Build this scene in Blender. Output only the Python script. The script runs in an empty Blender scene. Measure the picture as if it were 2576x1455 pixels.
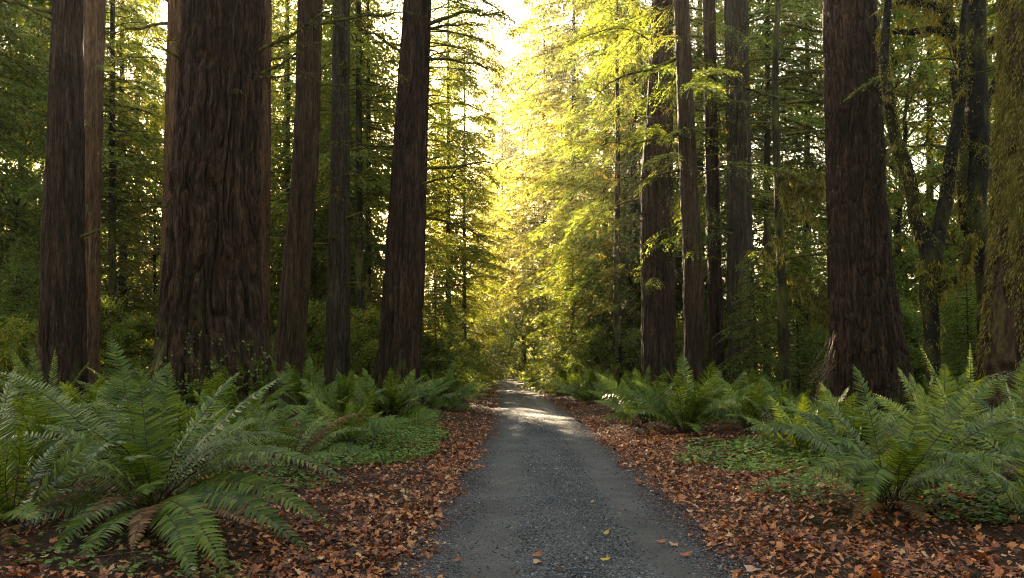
import bpy, math, random
import numpy as np
from mathutils import Vector, Matrix

SC = bpy.context.scene
COL = SC.collection
R = np.random.default_rng(11)
random.seed(5)

# ------------------------------------------------------------------ camera geometry
F, CX, HY, CAMH = 1717.0, 1288.0, 930.0, 1.6      # focal length / principal column / horizon row of a 2576 px wide picture


def X(px, D):
    return (px - CX) / F * D


def Zp(py, D):
    return CAMH - (py - HY) / F * D


def P(px, py, D):
    return np.array([X(px, D), D, Zp(py, D)])


def sstep(a, b, x):
    t = np.clip((np.asarray(x, float) - a) / (b - a), 0, 1)
    return t * t * (3 - 2 * t)


# ------------------------------------------------------------------ value noise
def vnoise(x, y, seed=0):
    x = np.asarray(x, float); y = np.asarray(y, float)
    xi = np.floor(x).astype(np.int64); yi = np.floor(y).astype(np.int64)
    xf = x - xi; yf = y - yi
    u = xf * xf * (3 - 2 * xf); v = yf * yf * (3 - 2 * yf)

    def h(a, b):
        n = (a * 374761393 + b * 668265263 + seed * 974634777) & 0x7fffffff
        n = ((n ^ (n >> 13)) * 1274126177) & 0x7fffffff
        return ((n ^ (n >> 16)) & 0xffff) / 65535.0
    return (h(xi, yi) * (1 - u) + h(xi + 1, yi) * u) * (1 - v) + (h(xi, yi + 1) * (1 - u) + h(xi + 1, yi + 1) * u) * v


def pnoise(th, per, z, seed):
    """noise periodic in th (0..1) with `per` cells"""
    x = np.asarray(th) * per
    xi = np.floor(x).astype(np.int64); z = np.asarray(z, float); yi = np.floor(z).astype(np.int64)
    xf = x - xi; yf = z - yi
    u = xf * xf * (3 - 2 * xf); v = yf * yf * (3 - 2 * yf)

    def h(a, b):
        a = a % per
        n = (a * 374761393 + b * 668265263 + seed * 974634777) & 0x7fffffff
        n = ((n ^ (n >> 13)) * 1274126177) & 0x7fffffff
        return ((n ^ (n >> 16)) & 0xffff) / 65535.0
    return (h(xi, yi) * (1 - u) + h(xi + 1, yi) * u) * (1 - v) + (h(xi, yi + 1) * (1 - u) + h(xi + 1, yi + 1) * u) * v


# ------------------------------------------------------------------ mesh builder
class MB:
    def __init__(self):
        self.v = []; self.g = []; self.n = 0

    def add(self, v, f, mat=0, smooth=False):
        v = np.asarray(v, np.float32).reshape(-1, 3)
        f = np.asarray(f, np.int64)
        if len(f) == 0:
            return
        self.v.append(v); self.g.append((f + self.n, mat, smooth)); self.n += len(v)

    def mesh(self, name, mats):
        me = bpy.data.meshes.new(name)
        v = np.concatenate(self.v)
        loops = np.concatenate([f.reshape(-1) for f, _, _ in self.g])
        tot = np.concatenate([np.full(len(f), f.shape[1]) for f, _, _ in self.g])
        start = np.concatenate([[0], np.cumsum(tot)[:-1]])
        mi = np.concatenate([np.full(len(f), m) for f, m, _ in self.g])
        sm = np.concatenate([np.full(len(f), s) for f, _, s in self.g])
        me.vertices.add(len(v)); me.vertices.foreach_set('co', v.reshape(-1))
        me.loops.add(len(loops)); me.loops.foreach_set('vertex_index', loops.astype(np.int32))
        me.polygons.add(len(tot)); me.polygons.foreach_set('loop_start', start.astype(np.int32))
        me.polygons.foreach_set('material_index', mi.astype(np.int32))
        me.polygons.foreach_set('use_smooth', sm.astype(bool))
        for m in mats:
            me.materials.append(m)
        me.update(calc_edges=True)
        return me


def norm(a):
    return a / np.maximum(np.linalg.norm(a, axis=-1, keepdims=True), 1e-9)


def tube(mb, pts, rad, ns=6, mat=0, cap=True, smooth=True):
    pts = np.asarray(pts, float); n = len(pts); rad = np.broadcast_to(np.asarray(rad, float), (n,))
    T = norm(np.gradient(pts, axis=0))
    ref = np.array([0, 0, 1.0]) if abs(T[0, 2]) < 0.8 else np.array([1.0, 0, 0])
    S = norm(np.cross(T, ref)); N = np.cross(S, T)
    a = np.linspace(0, 2 * np.pi, ns, endpoint=False)
    V = pts[:, None] + rad[:, None, None] * (np.cos(a)[None, :, None] * S[:, None] + np.sin(a)[None, :, None] * N[:, None])
    i = np.arange(n - 1)[:, None] * ns; j = np.arange(ns)[None]; k = (j + 1) % ns
    f = np.stack([i + j, i + k, i + ns + k, i + ns + j], -1).reshape(-1, 4)
    mb.add(V.reshape(-1, 3), f, mat, smooth)
    if cap and ns >= 3:
        mb.add(V[-1], np.arange(ns)[None], mat, False)


def cards(mb, p, d, nr, L, Wd, mat=0, mid=0.42):
    p = np.asarray(p).reshape(-1, 3); d = norm(np.asarray(d).reshape(-1, 3)); nr = np.asarray(nr).reshape(-1, 3)
    n = len(p)
    if n == 0:
        return
    L = np.broadcast_to(np.asarray(L, float).reshape(-1, 1), (n, 1)); Wd = np.broadcast_to(np.asarray(Wd, float).reshape(-1, 1), (n, 1))
    s = norm(np.cross(d, nr)) * Wd / 2
    m = p + d * L * mid
    V = np.stack([p, m + s, p + d * L, m - s], 1).reshape(-1, 3)
    mb.add(V, np.arange(4 * n).reshape(-1, 4), mat)


# ------------------------------------------------------------------ objects
def link(name, me, parent=None, loc=None, rot=None, scale=None):
    o = bpy.data.objects.new(name, me); COL.objects.link(o)
    if parent is not None:
        o.parent = parent
    if loc is not None: o.location = loc
    if rot is not None: o.rotation_euler = rot
    if scale is not None: o.scale = scale if hasattr(scale, '__len__') else (scale,) * 3
    return o


def tag(o, label=None, cat=None, group=None, kind=None):
    if label: o['label'] = label
    if cat: o['category'] = cat
    if group: o['group'] = group
    if kind: o['kind'] = kind
    return o


def thing(name, loc, label, cat, group=None):
    o = bpy.data.objects.new(name, None); COL.objects.link(o); o.location = loc
    o.empty_display_size = 0.3
    return tag(o, label, cat, group)


def copy_tree(src, loc, label, group=None, rotz=0.0, scale=1.0):
    r = src.copy(); COL.objects.link(r); r.location = loc; r.rotation_euler = (0, 0, rotz)
    r.scale = scale if hasattr(scale, '__len__') else (scale,) * 3
    r['label'] = label
    if group: r['group'] = group
    for ch in list(src.children):
        c = ch.copy(); COL.objects.link(c); c.parent = r
        for gch in list(ch.children):
            g = gch.copy(); COL.objects.link(g); g.parent = c
    return r


# ------------------------------------------------------------------ materials
class NT:
    def __init__(self, name):
        self.m = bpy.data.materials.new(name); self.m.use_nodes = True
        self.t = self.m.node_tree; self.t.nodes.clear()
        self.out = self.n('ShaderNodeOutputMaterial')

    def n(self, typ, **kw):
        x = self.t.nodes.new(typ)
        for k, v in kw.items():
            if k.startswith('i_'):
                key = k[2:]
                key = int(key) if key.isdigit() else key.replace('_', ' ')
                x.inputs[key].default_value = v
            else:
                setattr(x, k, v)
        return x

    def l(self, a, b):
        self.t.links.new(a, b)

    def ramp(self, fac, stops):
        r = self.n('ShaderNodeValToRGB')
        e = r.color_ramp.elements
        while len(e) < len(stops): e.new(0.5)
        for el, (p, c) in zip(e, stops):
            el.position = p; el.color = (*c, 1) if len(c) == 3 else c
        self.l(fac, r.inputs[0])
        return r.outputs[0]

    def mix(self, fac, a, b, mode='MIX'):
        x = self.n('ShaderNodeMix', data_type='RGBA', blend_type=mode)
        for sock, val in ((x.inputs[0], fac), (x.inputs[6], a), (x.inputs[7], b)):
            if hasattr(val, 'links') or hasattr(val, 'is_linked'): self.l(val, sock)
            elif isinstance(val, (int, float)): sock.default_value = val
            else: sock.default_value = (*val, 1)
        return x.outputs[2]

    def math(self, op, a, b=None, c=None):
        x = self.n('ShaderNodeMath', operation=op)
        for sock, val in zip(x.inputs, (a, b, c)):
            if val is None: continue
            if isinstance(val, (int, float)): sock.default_value = val
            else: self.l(val, sock)
        return x.outputs[0]

    def noise(self, vec, scale, detail=4, rough=0.55, dist=0.0):
        x = self.n('ShaderNodeTexNoise', i_Scale=scale, i_Detail=detail, i_Roughness=rough, i_Distortion=dist)
        if vec is not None: self.l(vec, x.inputs['Vector'])
        return x.outputs['Fac']

    def mapped(self, scale, coord='Object'):
        tc = self.n('ShaderNodeTexCoord'); mp = self.n('ShaderNodeMapping'); mp.inputs['Scale'].default_value = scale
        self.l(tc.outputs[coord], mp.inputs['Vector'])
        return mp.outputs[0]

    def bump(self, h, strength, dist):
        b = self.n('ShaderNodeBump'); b.inputs['Strength'].default_value = strength; b.inputs['Distance'].default_value = dist
        self.l(h, b.inputs['Height'])
        return b.outputs[0]

    def principled(self, col, rough=0.8, spec=0.3, normal=None):
        p = self.n('ShaderNodeBsdfPrincipled')
        if isinstance(col, tuple): p.inputs['Base Color'].default_value = (*col, 1)
        else: self.l(col, p.inputs['Base Color'])
        if isinstance(rough, (int, float)): p.inputs['Roughness'].default_value = rough
        else: self.l(rough, p.inputs['Roughness'])
        p.inputs['Specular IOR Level'].default_value = spec
        if normal is not None: self.l(normal, p.inputs['Normal'])
        return p.outputs[0]

    def done(self, sh):
        self.l(sh, self.out.inputs['Surface'])
        return self.m


def leaf_mat(name, stops, trans=0.4, tint=(1.25, 1.1, 0.45), rough=0.55, spec=0.25, objvar=0.12):
    t = NT(name)
    geo = t.n('ShaderNodeNewGeometry'); oi = t.n('ShaderNodeObjectInfo')
    fac = t.math('ADD', geo.outputs['Random Per Island'], t.math('MULTIPLY', t.math('SUBTRACT', oi.outputs['Random'], 0.5), objvar * 4))
    col = t.ramp(t.math('MINIMUM', t.math('MAXIMUM', fac, 0.0), 1.0), stops)
    p = t.principled(col, rough, spec)
    tr = t.n('ShaderNodeBsdfTranslucent')
    t.l(t.mix(1.0, col, tint, 'MULTIPLY'), tr.inputs['Color'])
    mx = t.n('ShaderNodeMixShader'); mx.inputs[0].default_value = trans
    t.l(p, mx.inputs[1]); t.l(tr.outputs[0], mx.inputs[2])
    return t.done(mx.outputs[0])


def bark_mat(name, dark, mid, light, moss=0.3, moss_h=2.5, mosscol=(0.07, 0.08, 0.015), vs=0.5, fine=9.0, bump=0.9, moss_all=0.0):
    t = NT(name)
    big = t.mapped((fine, fine, vs * 1.6))
    n1 = t.noise(big, 1.0, 6, 0.68, 0.5)
    n2 = t.noise(t.mapped((fine * 3.0, fine * 3.0, vs * 7)), 1.0, 5, 0.7, 0.3)
    n3 = t.noise(t.mapped((0.7, 0.7, 0.35)), 1.0, 3, 0.5)
    h = t.math('ADD', t.math('MULTIPLY', n1, 0.5), t.math('MULTIPLY', n2, 0.5))
    col = t.ramp(h, [(0.38, dark), (0.5, mid), (0.62, light)])
    col = t.mix(t.math('MULTIPLY', n3, 0.6), col, t.mix(0.5, col, dark), 'MIX')
    # moss growing from the foot of the trunk and in patches
    tc = t.n('ShaderNodeTexCoord'); sx = t.n('ShaderNodeSeparateXYZ'); t.l(tc.outputs['Object'], sx.inputs[0])
    low = t.n('ShaderNodeMapRange'); low.inputs[1].default_value = 0.0; low.inputs[2].default_value = moss_h
    low.inputs[3].default_value = moss; low.inputs[4].default_value = moss_all
    t.l(sx.outputs['Z'], low.inputs[0])
    pn = t.noise(t.mapped((1.6, 1.6, 0.6)), 1.0, 5, 0.65)
    mk = t.math('ADD', t.math('MULTIPLY', t.math('SUBTRACT', pn, 0.5), 2.0), t.math('SUBTRACT', low.outputs[0], 0.4))
    mk = t.math('MINIMUM', t.math('MAXIMUM', t.math('MULTIPLY', mk, 3.0), 0.0), 1.0)
    col = t.mix(mk, col, t.mix(n2, mosscol, tuple(c * 1.8 for c in mosscol)))
    nrm = t.bump(h, bump, 0.09)
    return t.done(t.principled(col, 0.92, 0.12, nrm))


M = {}
M['redwood'] = bark_mat('redwood_bark', (0.007, 0.0036, 0.002), (0.037, 0.0185, 0.010), (0.115, 0.063, 0.035), moss=0.42, moss_h=4.0)
M['redwood_red'] = bark_mat('redwood_bark_red', (0.012, 0.0065, 0.0035), (0.050, 0.028, 0.014), (0.12, 0.072, 0.038), moss=0.34, moss_h=3.0)
M['redwood_suntint'] = bark_mat('redwood_bark_suntint', (0.028, 0.013, 0.006), (0.12, 0.060, 0.028), (0.24, 0.135, 0.066), moss=0.34, moss_h=3.0)  # reddish bark, lightened so its colour carries the sunlight on these trunks
M['redwood_grey'] = bark_mat('redwood_bark_grey', (0.010, 0.007, 0.0045), (0.046, 0.031, 0.018), (0.12, 0.085, 0.052), moss=0.38, moss_h=3.0)
M['conifer_bark'] = bark_mat('conifer_bark', (0.010, 0.007, 0.004), (0.034, 0.023, 0.013), (0.07, 0.05, 0.028), moss=0.55, moss_h=14.0, moss_all=0.35, mosscol=(0.075, 0.075, 0.012))
M['maple_bark'] = bark_mat('maple_bark', (0.007, 0.005, 0.003), (0.022, 0.016, 0.009), (0.05, 0.038, 0.022), moss=0.55, moss_h=8.0, moss_all=0.32, mosscol=(0.060, 0.055, 0.009), vs=3, fine=6)
M['moss_bark'] = bark_mat('mossy_bark', (0.02, 0.012, 0.008), (0.06, 0.032, 0.02), (0.11, 0.065, 0.04), moss=0.2, moss_h=4.0, moss_all=0.5, mosscol=(0.105, 0.088, 0.018), vs=1.0, fine=7)


def twig_mat():
    t = NT('mossy_twig')
    n = t.noise(t.mapped((5, 5, 5)), 1.0, 4, 0.6)
    col = t.ramp(n, [(0.35, (0.02, 0.014, 0.008)), (0.5, (0.07, 0.062, 0.014)), (0.68, (0.14, 0.125, 0.02))])
    return t.done(t.principled(col, 0.95, 0.1))


M['twig'] = twig_mat()
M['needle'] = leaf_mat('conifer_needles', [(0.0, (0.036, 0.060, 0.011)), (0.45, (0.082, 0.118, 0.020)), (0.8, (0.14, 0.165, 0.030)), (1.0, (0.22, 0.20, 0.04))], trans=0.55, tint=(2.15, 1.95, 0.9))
M['needle_suntint'] = leaf_mat('suntint_needles', [(0.0, (0.07, 0.085, 0.018)), (0.45, (0.15, 0.165, 0.035)), (0.8, (0.24, 0.23, 0.06)), (1.0, (0.33, 0.28, 0.09))], trans=0.6, tint=(2.0, 1.8, 0.95))  # conifer needles with the golden backlit glow put into their colour
M['needle_dark'] = leaf_mat('dark_needles', [(0.0, (0.03, 0.052, 0.012)), (0.5, (0.065, 0.105, 0.02)), (1.0, (0.12, 0.15, 0.03))], trans=0.5, tint=(2.2, 1.9, 0.6))
M['broad'] = leaf_mat('broad_leaves', [(0.0, (0.05, 0.085, 0.014)), (0.5, (0.11, 0.16, 0.024)), (0.85, (0.19, 0.22, 0.034)), (1.0, (0.28, 0.20, 0.03))], trans=0.55, tint=(2.0, 1.8, 0.6))
M['hazel'] = leaf_mat('shrub_leaves', [(0.0, (0.11, 0.17, 0.022)), (0.5, (0.20, 0.28, 0.032)), (1.0, (0.34, 0.38, 0.05))], trans=0.5, tint=(1.7, 1.5, 0.5))
M['mossfuzz'] = leaf_mat('moss_fuzz', [(0.0, (0.05, 0.05, 0.01)), (0.5, (0.10, 0.095, 0.018)), (1.0, (0.17, 0.15, 0.03))], trans=0.45, tint=(2.2, 1.8, 0.6), rough=0.9, spec=0.05)
M['mossbright'] = leaf_mat('bright_moss', [(0.0, (0.08, 0.072, 0.013)), (0.5, (0.19, 0.165, 0.034)), (1.0, (0.34, 0.29, 0.08))], trans=0.4, tint=(2.0, 1.7, 0.6), rough=0.9, spec=0.05)
M['fern'] = leaf_mat('fern_green', [(0.0, (0.042, 0.068, 0.007)), (0.6, (0.102, 0.145, 0.013)), (1.0, (0.18, 0.21, 0.022))], trans=0.3, tint=(1.7, 1.6, 0.5), rough=0.42, spec=0.2, objvar=0.14)
M['fern_dry'] = leaf_mat('fern_dry', [(0.0, (0.12, 0.055, 0.02)), (0.5, (0.25, 0.13, 0.05)), (1.0, (0.36, 0.22, 0.09))], trans=0.3, tint=(1.4, 1.1, 0.6), rough=0.7)
M['sorrel'] = leaf_mat('sorrel_leaves', [(0.0, (0.05, 0.10, 0.016)), (0.5, (0.10, 0.175, 0.026)), (1.0, (0.18, 0.25, 0.04))], trans=0.3, tint=(1.4, 1.3, 0.5), rough=0.5)
M['litter'] = leaf_mat('fallen_leaves', [(0.0, (0.030, 0.009, 0.004)), (0.35, (0.18, 0.046, 0.011)), (0.7, (0.40, 0.118, 0.026)), (0.92, (0.52, 0.215, 0.065)), (1.0, (0.58, 0.38, 0.2))], trans=0.12, tint=(1.2, 0.9, 0.5), rough=0.55, spec=0.4, objvar=0)
M['litter_needle'] = leaf_mat('fallen_needles', [(0.0, (0.045, 0.014, 0.007)), (0.6, (0.13, 0.040, 0.016)), (1.0, (0.24, 0.09, 0.032))], trans=0.1, tint=(1, 1, 1), rough=0.7, objvar=0)
M['leaf_orange'] = leaf_mat('orange_leaf', [(0.0, (0.34, 0.11, 0.04)), (1.0, (0.34, 0.11, 0.04))], trans=0.15, tint=(1.2, 1, .6), objvar=0)
M['leaf_tan'] = leaf_mat('tan_leaf', [(0.0, (0.46, 0.27, 0.16)), (1.0, (0.46, 0.27, 0.16))], trans=0.15, tint=(1.2, 1, .6), objvar=0)
M['leaf_yellow'] = leaf_mat('yellow_leaf', [(0.0, (0.5, 0.33, 0.04)), (1.0, (0.5, 0.33, 0.04))], trans=0.15, tint=(1.2, 1, .6), objvar=0)
M['dead_twig'] = NT('dead_twig'); M['dead_twig'] = M['dead_twig'].done(M['dead_twig'].principled((0.13, 0.075, 0.045), 0.85, 0.2))


def stem_mat():
    t = NT('fern_stem')
    n = t.noise(t.mapped((6, 6, 6)), 1.0, 2)
    return t.done(t.principled(t.ramp(n, [(0.35, (0.035, 0.022, 0.01)), (0.65, (0.09, 0.06, 0.02))]), 0.6, 0.3))


M['stem'] = stem_mat()


def ground_mat():
    t = NT('forest_floor')
    v = t.mapped((1, 1, 1))
    a = t.noise(v, 0.45, 5, 0.6); b = t.noise(v, 14, 6, 0.7); c = t.noise(v, 70, 3, 0.7)
    col = t.ramp(b, [(0.3, (0.018, 0.010, 0.007)), (0.5, (0.055, 0.026, 0.017)), (0.7, (0.12, 0.05, 0.03))])
    col = t.mix(t.ramp(a, [(0.5, (0, 0, 0)), (0.66, (0.5, 0.5, 0.5))]), col, (0.035, 0.045, 0.012))
    h = t.math('ADD', b, t.math('MULTIPLY', c, 0.5))
    return t.done(t.principled(col, 0.95, 0.15, t.bump(h, 0.9, 0.05)))


def road_mat():
    t = NT('gravel_road')
    v = t.mapped((1, 1, 1))
    at = t.n('ShaderNodeAttribute', attribute_name='lateral')
    lat = at.outputs['Fac']
    wob = t.math('MULTIPLY', t.math('SUBTRACT', t.noise(v, 0.6, 4, 0.6), 0.5), 0.35)
    lat = t.math('ADD', lat, wob)
    # two wheel tracks, finer and paler than the loose gravel between them
    def band(c, w):
        d = t.math('ABSOLUTE', t.math('SUBTRACT', lat, c))
        m = t.n('ShaderNodeMapRange', interpolation_type='SMOOTHSTEP'); m.inputs[1].default_value = w; m.inputs[2].default_value = w * 0.25
        m.inputs[3].default_value = 0; m.inputs[4].default_value = 1
        t.l(d, m.inputs[0]); return m.outputs[0]
    track = t.math('MAXIMUM', band(-0.72, 0.42), band(0.74, 0.34))
    vor = t.n('ShaderNodeTexVoronoi', i_Scale=85.0); t.l(v, vor.inputs['Vector'])
    vor2 = t.n('ShaderNodeTexVoronoi', i_Scale=210.0); t.l(v, vor2.inputs['Vector'])
    stone = t.ramp(vor.outputs['Color'], [(0.1, (0.016, 0.0155, 0.016)), (0.55, (0.082, 0.079, 0.081)), (0.9, (0.24, 0.233, 0.236))])
    fine = t.ramp(t.noise(v, 60, 5, 0.7), [(0.3, (0.082, 0.074, 0.066)), (0.7, (0.15, 0.136, 0.122))])
    patch = t.noise(v, 3.0, 4, 0.6)
    fac = t.math('MULTIPLY', track, t.ramp(patch, [(0.3, (0.45,) * 3), (0.6, (0.95,) * 3)]))
    col = t.mix(fac, stone, fine)
    col = t.mix(1.0, col, t.ramp(t.noise(v, 1.1, 5, 0.65), [(0.32, (.62,) * 3), (0.6, (1.05,) * 3)]), 'MULTIPLY')
    # reddish needle dust along the edges
    d = t.math('ABSOLUTE', lat)
    e = t.n('ShaderNodeMapRange', interpolation_type='SMOOTHSTEP'); e.inputs[1].default_value = 0.98; e.inputs[2].default_value = 1.36
    t.l(d, e.inputs[0])
    edge = t.math('MULTIPLY', e.outputs[0], t.ramp(t.noise(v, 7, 4, 0.7), [(0.3, (0.1,) * 3), (0.6, (1,) * 3)]))
    col = t.mix(edge, col, t.ramp(t.noise(v, 50, 3, 0.7), [(0.35, (0.045, 0.02, 0.016)), (0.65, (0.12, 0.05, 0.036))]))
    h = t.math('ADD', t.math('MULTIPLY', vor.outputs['Distance'], t.math('SUBTRACT', 1.0, t.math('MULTIPLY', track, 0.75))), t.math('MULTIPLY', vor2.outputs['Distance'], 0.35))
    return t.done(t.principled(col, 0.85, 0.3, t.bump(h, 1.0, 0.03)))


def stone_mat():
    t = NT('gravel_stone')
    geo = t.n('ShaderNodeNewGeometry')
    col = t.ramp(geo.outputs['Random Per Island'], [(0.0, (0.014, 0.0138, 0.0145)), (0.5, (0.07, 0.068, 0.070)), (0.92, (0.16, 0.155, 0.158)), (1.0, (0.34, 0.33, 0.325))])
    return t.done(t.principled(col, 0.7, 0.35))


M['ground'] = ground_mat(); M['road'] = road_mat(); M['stone'] = stone_mat()

# ------------------------------------------------------------------ terrain and road
RD = np.array([-20, 0, 5.2, 12, 21, 34, 46, 64, 80, 110, 140, 170, 260.0])
RX = np.array([0.3, 0.45, 0.52, 0.66, 0.76, 0.62, 0.35, -0.2, -0.85, -2.6, -7, -14, -60.0])
HALF = 1.33


def road_c(y):
    # smooth interpolation of the centre line
    y = np.asarray(y, float)
    return (np.interp(y - 3, RD, RX) + np.interp(y, RD, RX) * 2 + np.interp(y + 3, RD, RX)) / 4


def gz(x, y):
    x = np.asarray(x, float); y = np.asarray(y, float)
    d = np.abs(x - road_c(y)) - HALF
    side = sstep(0.1, 1.0, d)
    z = -0.03 + 0.05 * side + 0.30 * sstep(0.3, 5.0, d) + 0.015 * np.clip(d - 9, 0, 60)
    z = z + side * (0.22 * (vnoise(x * 0.55, y * 0.55, 3) - 0.5) + 0.07 * (vnoise(x * 2.3, y * 2.3, 4) - 0.5))
    return z


def on_ground(px, py):
    """ground point seen at that place of the picture"""
    D = CAMH * F / (py - HY)
    for _ in range(30):
        z = float(gz(X(px, D), D)); D = 0.5 * D + 0.5 * (CAMH - z) * F / (py - HY)
    return np.array([X(px, D), D, float(gz(X(px, D), D))])


def base_at(px, D):
    x = X(px, D)
    return np.array([x, D, float(gz(x, D))])


def warp(n, lo, hi, c, p):
    u = np.linspace(-1, 1, n); s = np.sign(u) * np.abs(u) ** p
    return np.where(s < 0, c + s * (c - lo), c + s * (hi - c))


gx = warp(260, -240, 240, 0.5, 2.8); gy = np.concatenate([np.linspace(-40, 3, 12)[:-1], 3 + 330 * np.linspace(0, 1, 300) ** 2.6])
GX, GY = np.meshgrid(gx, gy)
mb = MB(); nx, ny = len(gx), len(gy)
i = np.arange(ny - 1)[:, None] * nx; j = np.arange(nx - 1)[None]
mb.add(np.stack([GX, GY, gz(GX, GY)], -1), np.stack([i + j, i + j + 1, i + j + 1 + nx, i + j + nx], -1).reshape(-1, 4), 0, True)
tag(link('ground', mb.mesh('ground', [M['ground']])), kind='structure')

ry = np.concatenate([np.linspace(-6, 30, 140), np.linspace(30.6, 175, 120)])
lat = np.linspace(-HALF - 0.12, HALF + 0.12, 29)
LA, RY = np.meshgrid(lat, ry)
wig = 0.10 * (vnoise(RY * 0.9, np.sign(LA) * 7, 9) - 0.5) * 2 + 0.05 * (vnoise(RY * 4, np.sign(LA) * 5, 10) - 0.5) * 2
LAw = LA + wig * sstep(0.9, 1.45, np.abs(LA))
rz = 0.045 * (1 - (np.abs(LA) / 1.45) ** 2) - 0.018 * np.exp(-((np.abs(LA) - 0.73) / 0.2) ** 2) + 0.012 * (vnoise(LA * 3, RY * 1.5, 12) - 0.5) - 0.02 * sstep(1.2, 1.45, np.abs(LA))
mb = MB(); nx, ny = len(lat), len(ry)
i = np.arange(ny - 1)[:, None] * nx; j = np.arange(nx - 1)[None]
mb.add(np.stack([road_c(RY) + LAw, RY, rz], -1), np.stack([i + j, i + j + 1, i + j + 1 + nx, i + j + nx], -1).reshape(-1, 4), 0, True)
me = mb.mesh('road', [M['road']])
a = me.attributes.new('lateral', 'FLOAT', 'POINT'); a.data.foreach_set('value', LA.reshape(-1).astype(np.float32))
tag(link('gravel_road', me), kind='structure')


def road_z(x, y):
    l = np.abs(x - road_c(y))
    return 0.045 * (1 - (l / 1.45) ** 2) - 0.018 * np.exp(-((l - 0.73) / 0.2) ** 2)


# loose stones on the road
ico = np.array([[0, 0, 1], [.89, 0, .45], [.28, .85, .45], [-.72, .53, .45], [-.72, -.53, .45], [.28, -.85, .45], [.72, .53, -.45], [-.28, .85, -.45], [-.89, 0, -.45], [-.28, -.85, -.45], [.72, -.53, -.45], [0, 0, -1.0]])
icf = np.array([[0, 1, 2], [0, 2, 3], [0, 3, 4], [0, 4, 5], [0, 5, 1], [1, 6, 2], [2, 7, 3], [3, 8, 4], [4, 9, 5], [5, 10, 1], [6, 7, 2], [7, 8, 3], [8, 9, 4], [9, 10, 5], [10, 6, 1], [11, 7, 6], [11, 8, 7], [11, 9, 8], [11, 10, 9], [11, 6, 10]])
n = 46000
y = 4.4 + 20 * R.random(n) ** 2.2
l = R.uniform(-1.45, 1.5, n)
track = np.maximum(np.exp(-((l + 0.72) / 0.3) ** 2) * 0.85, np.exp(-((l - 0.74) / 0.26) ** 2) * 0.93)
keep = R.random(n) > track
y, l = y[keep], l[keep]; n = len(y)
s = 0.0045 + 0.009 * R.random(n) ** 2.0
xs = road_c(y) + l
rot = R.random((n, 12, 3)) * 0.55 + 0.72
V = ico[None] * rot * (s[:, None, None] * np.stack([np.ones(n), R.uniform(.7, 1.3, n), R.uniform(.55, .9, n)], -1)[:, None])
V = V + np.stack([xs, y, np.maximum(road_z(xs, y), gz(xs, y)) + s * 0.25], -1)[:, None]
mb = MB(); mb.add(V.reshape(-1, 3), (icf[None] + 12 * np.arange(n)[:, None, None]).reshape(-1, 3))
tag(link('loose_gravel', mb.mesh('loose_gravel', [M['stone']])), 'loose grey gravel strewn along the middle and edges of the road', 'gravel', kind='stuff')

# ------------------------------------------------------------------ leaf litter
LOBE = np.array([(0, 0), (.22, .02), (.50, .18), (.34, .34), (.52, .62), (.26, .60), (0, 1.0), (-.26, .60), (-.52, .62), (-.34, .34), (-.50, .18), (-.22, .02)], float)
OVAL = np.array([(0, 0), (.16, .14), (.27, .36), (.26, .58), (.15, .82), (0, 1.0), (-.15, .82), (-.26, .58), (-.27, .36), (-.16, .14)], float)


def leaf_blades(mb, pts, size, shape, rg, mat=0, lift=0.02, tilt=0.35):
    n = len(pts); k = len(shape)
    o = shape - np.array([0, 0.5])
    az = rg.uniform(0, 2 * np.pi, n); fold = rg.uniform(-0.1, 0.6, n); curl = rg.uniform(-0.5, 0.9, n)
    x = o[None, :, 0] * size[:, None] * rg.uniform(.75, 1.1, n)[:, None]; y = o[None, :, 1] * size[:, None]
    z = fold[:, None] * np.abs(x) + curl[:, None] * (y ** 2) / size[:, None] * 1.1 + rg.normal(0, 0.05, (n, k)) * size[:, None]
    ta = rg.normal(0, tilt, n); tb = rg.normal(0, tilt, n)
    z = z + x * ta[:, None] + y * tb[:, None]
    z = z - z.min(1, keepdims=True)
    c, s_ = np.cos(az)[:, None], np.sin(az)[:, None]
    rim = np.stack([x * c - y * s_, x * s_ + y * c, z], -1) + pts[:, None] + np.array([0, 0, lift]) * 0.3
    cen = rim.mean(1, keepdims=True) - np.array([0, 0, 0.04]) * size[:, None, None]
    V = np.concatenate([rim, cen], 1)
    idx = np.arange(k)
    f = np.stack([idx, (idx + 1) % k, np.full(k, k)], -1)
    mb.add(V.reshape(-1, 3), (f[None] + (k + 1) * np.arange(n)[:, None, None]).reshape(-1, 3), mat)


def scatter(n, ylo, yhi, pw, dl, dr, side_prob=0.5):
    y = ylo + (yhi - ylo) * R.random(n) ** pw
    left = R.random(n) < side_prob
    lo = np.where(left, dl[0], dr[0]); hi = np.where(left, dl[1], dr[1])
    d = lo + (hi - lo) * R.random(n) ** 1.15
    x = road_c(y) + np.where(left, -1, 1) * (HALF + d)
    return x, y


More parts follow.
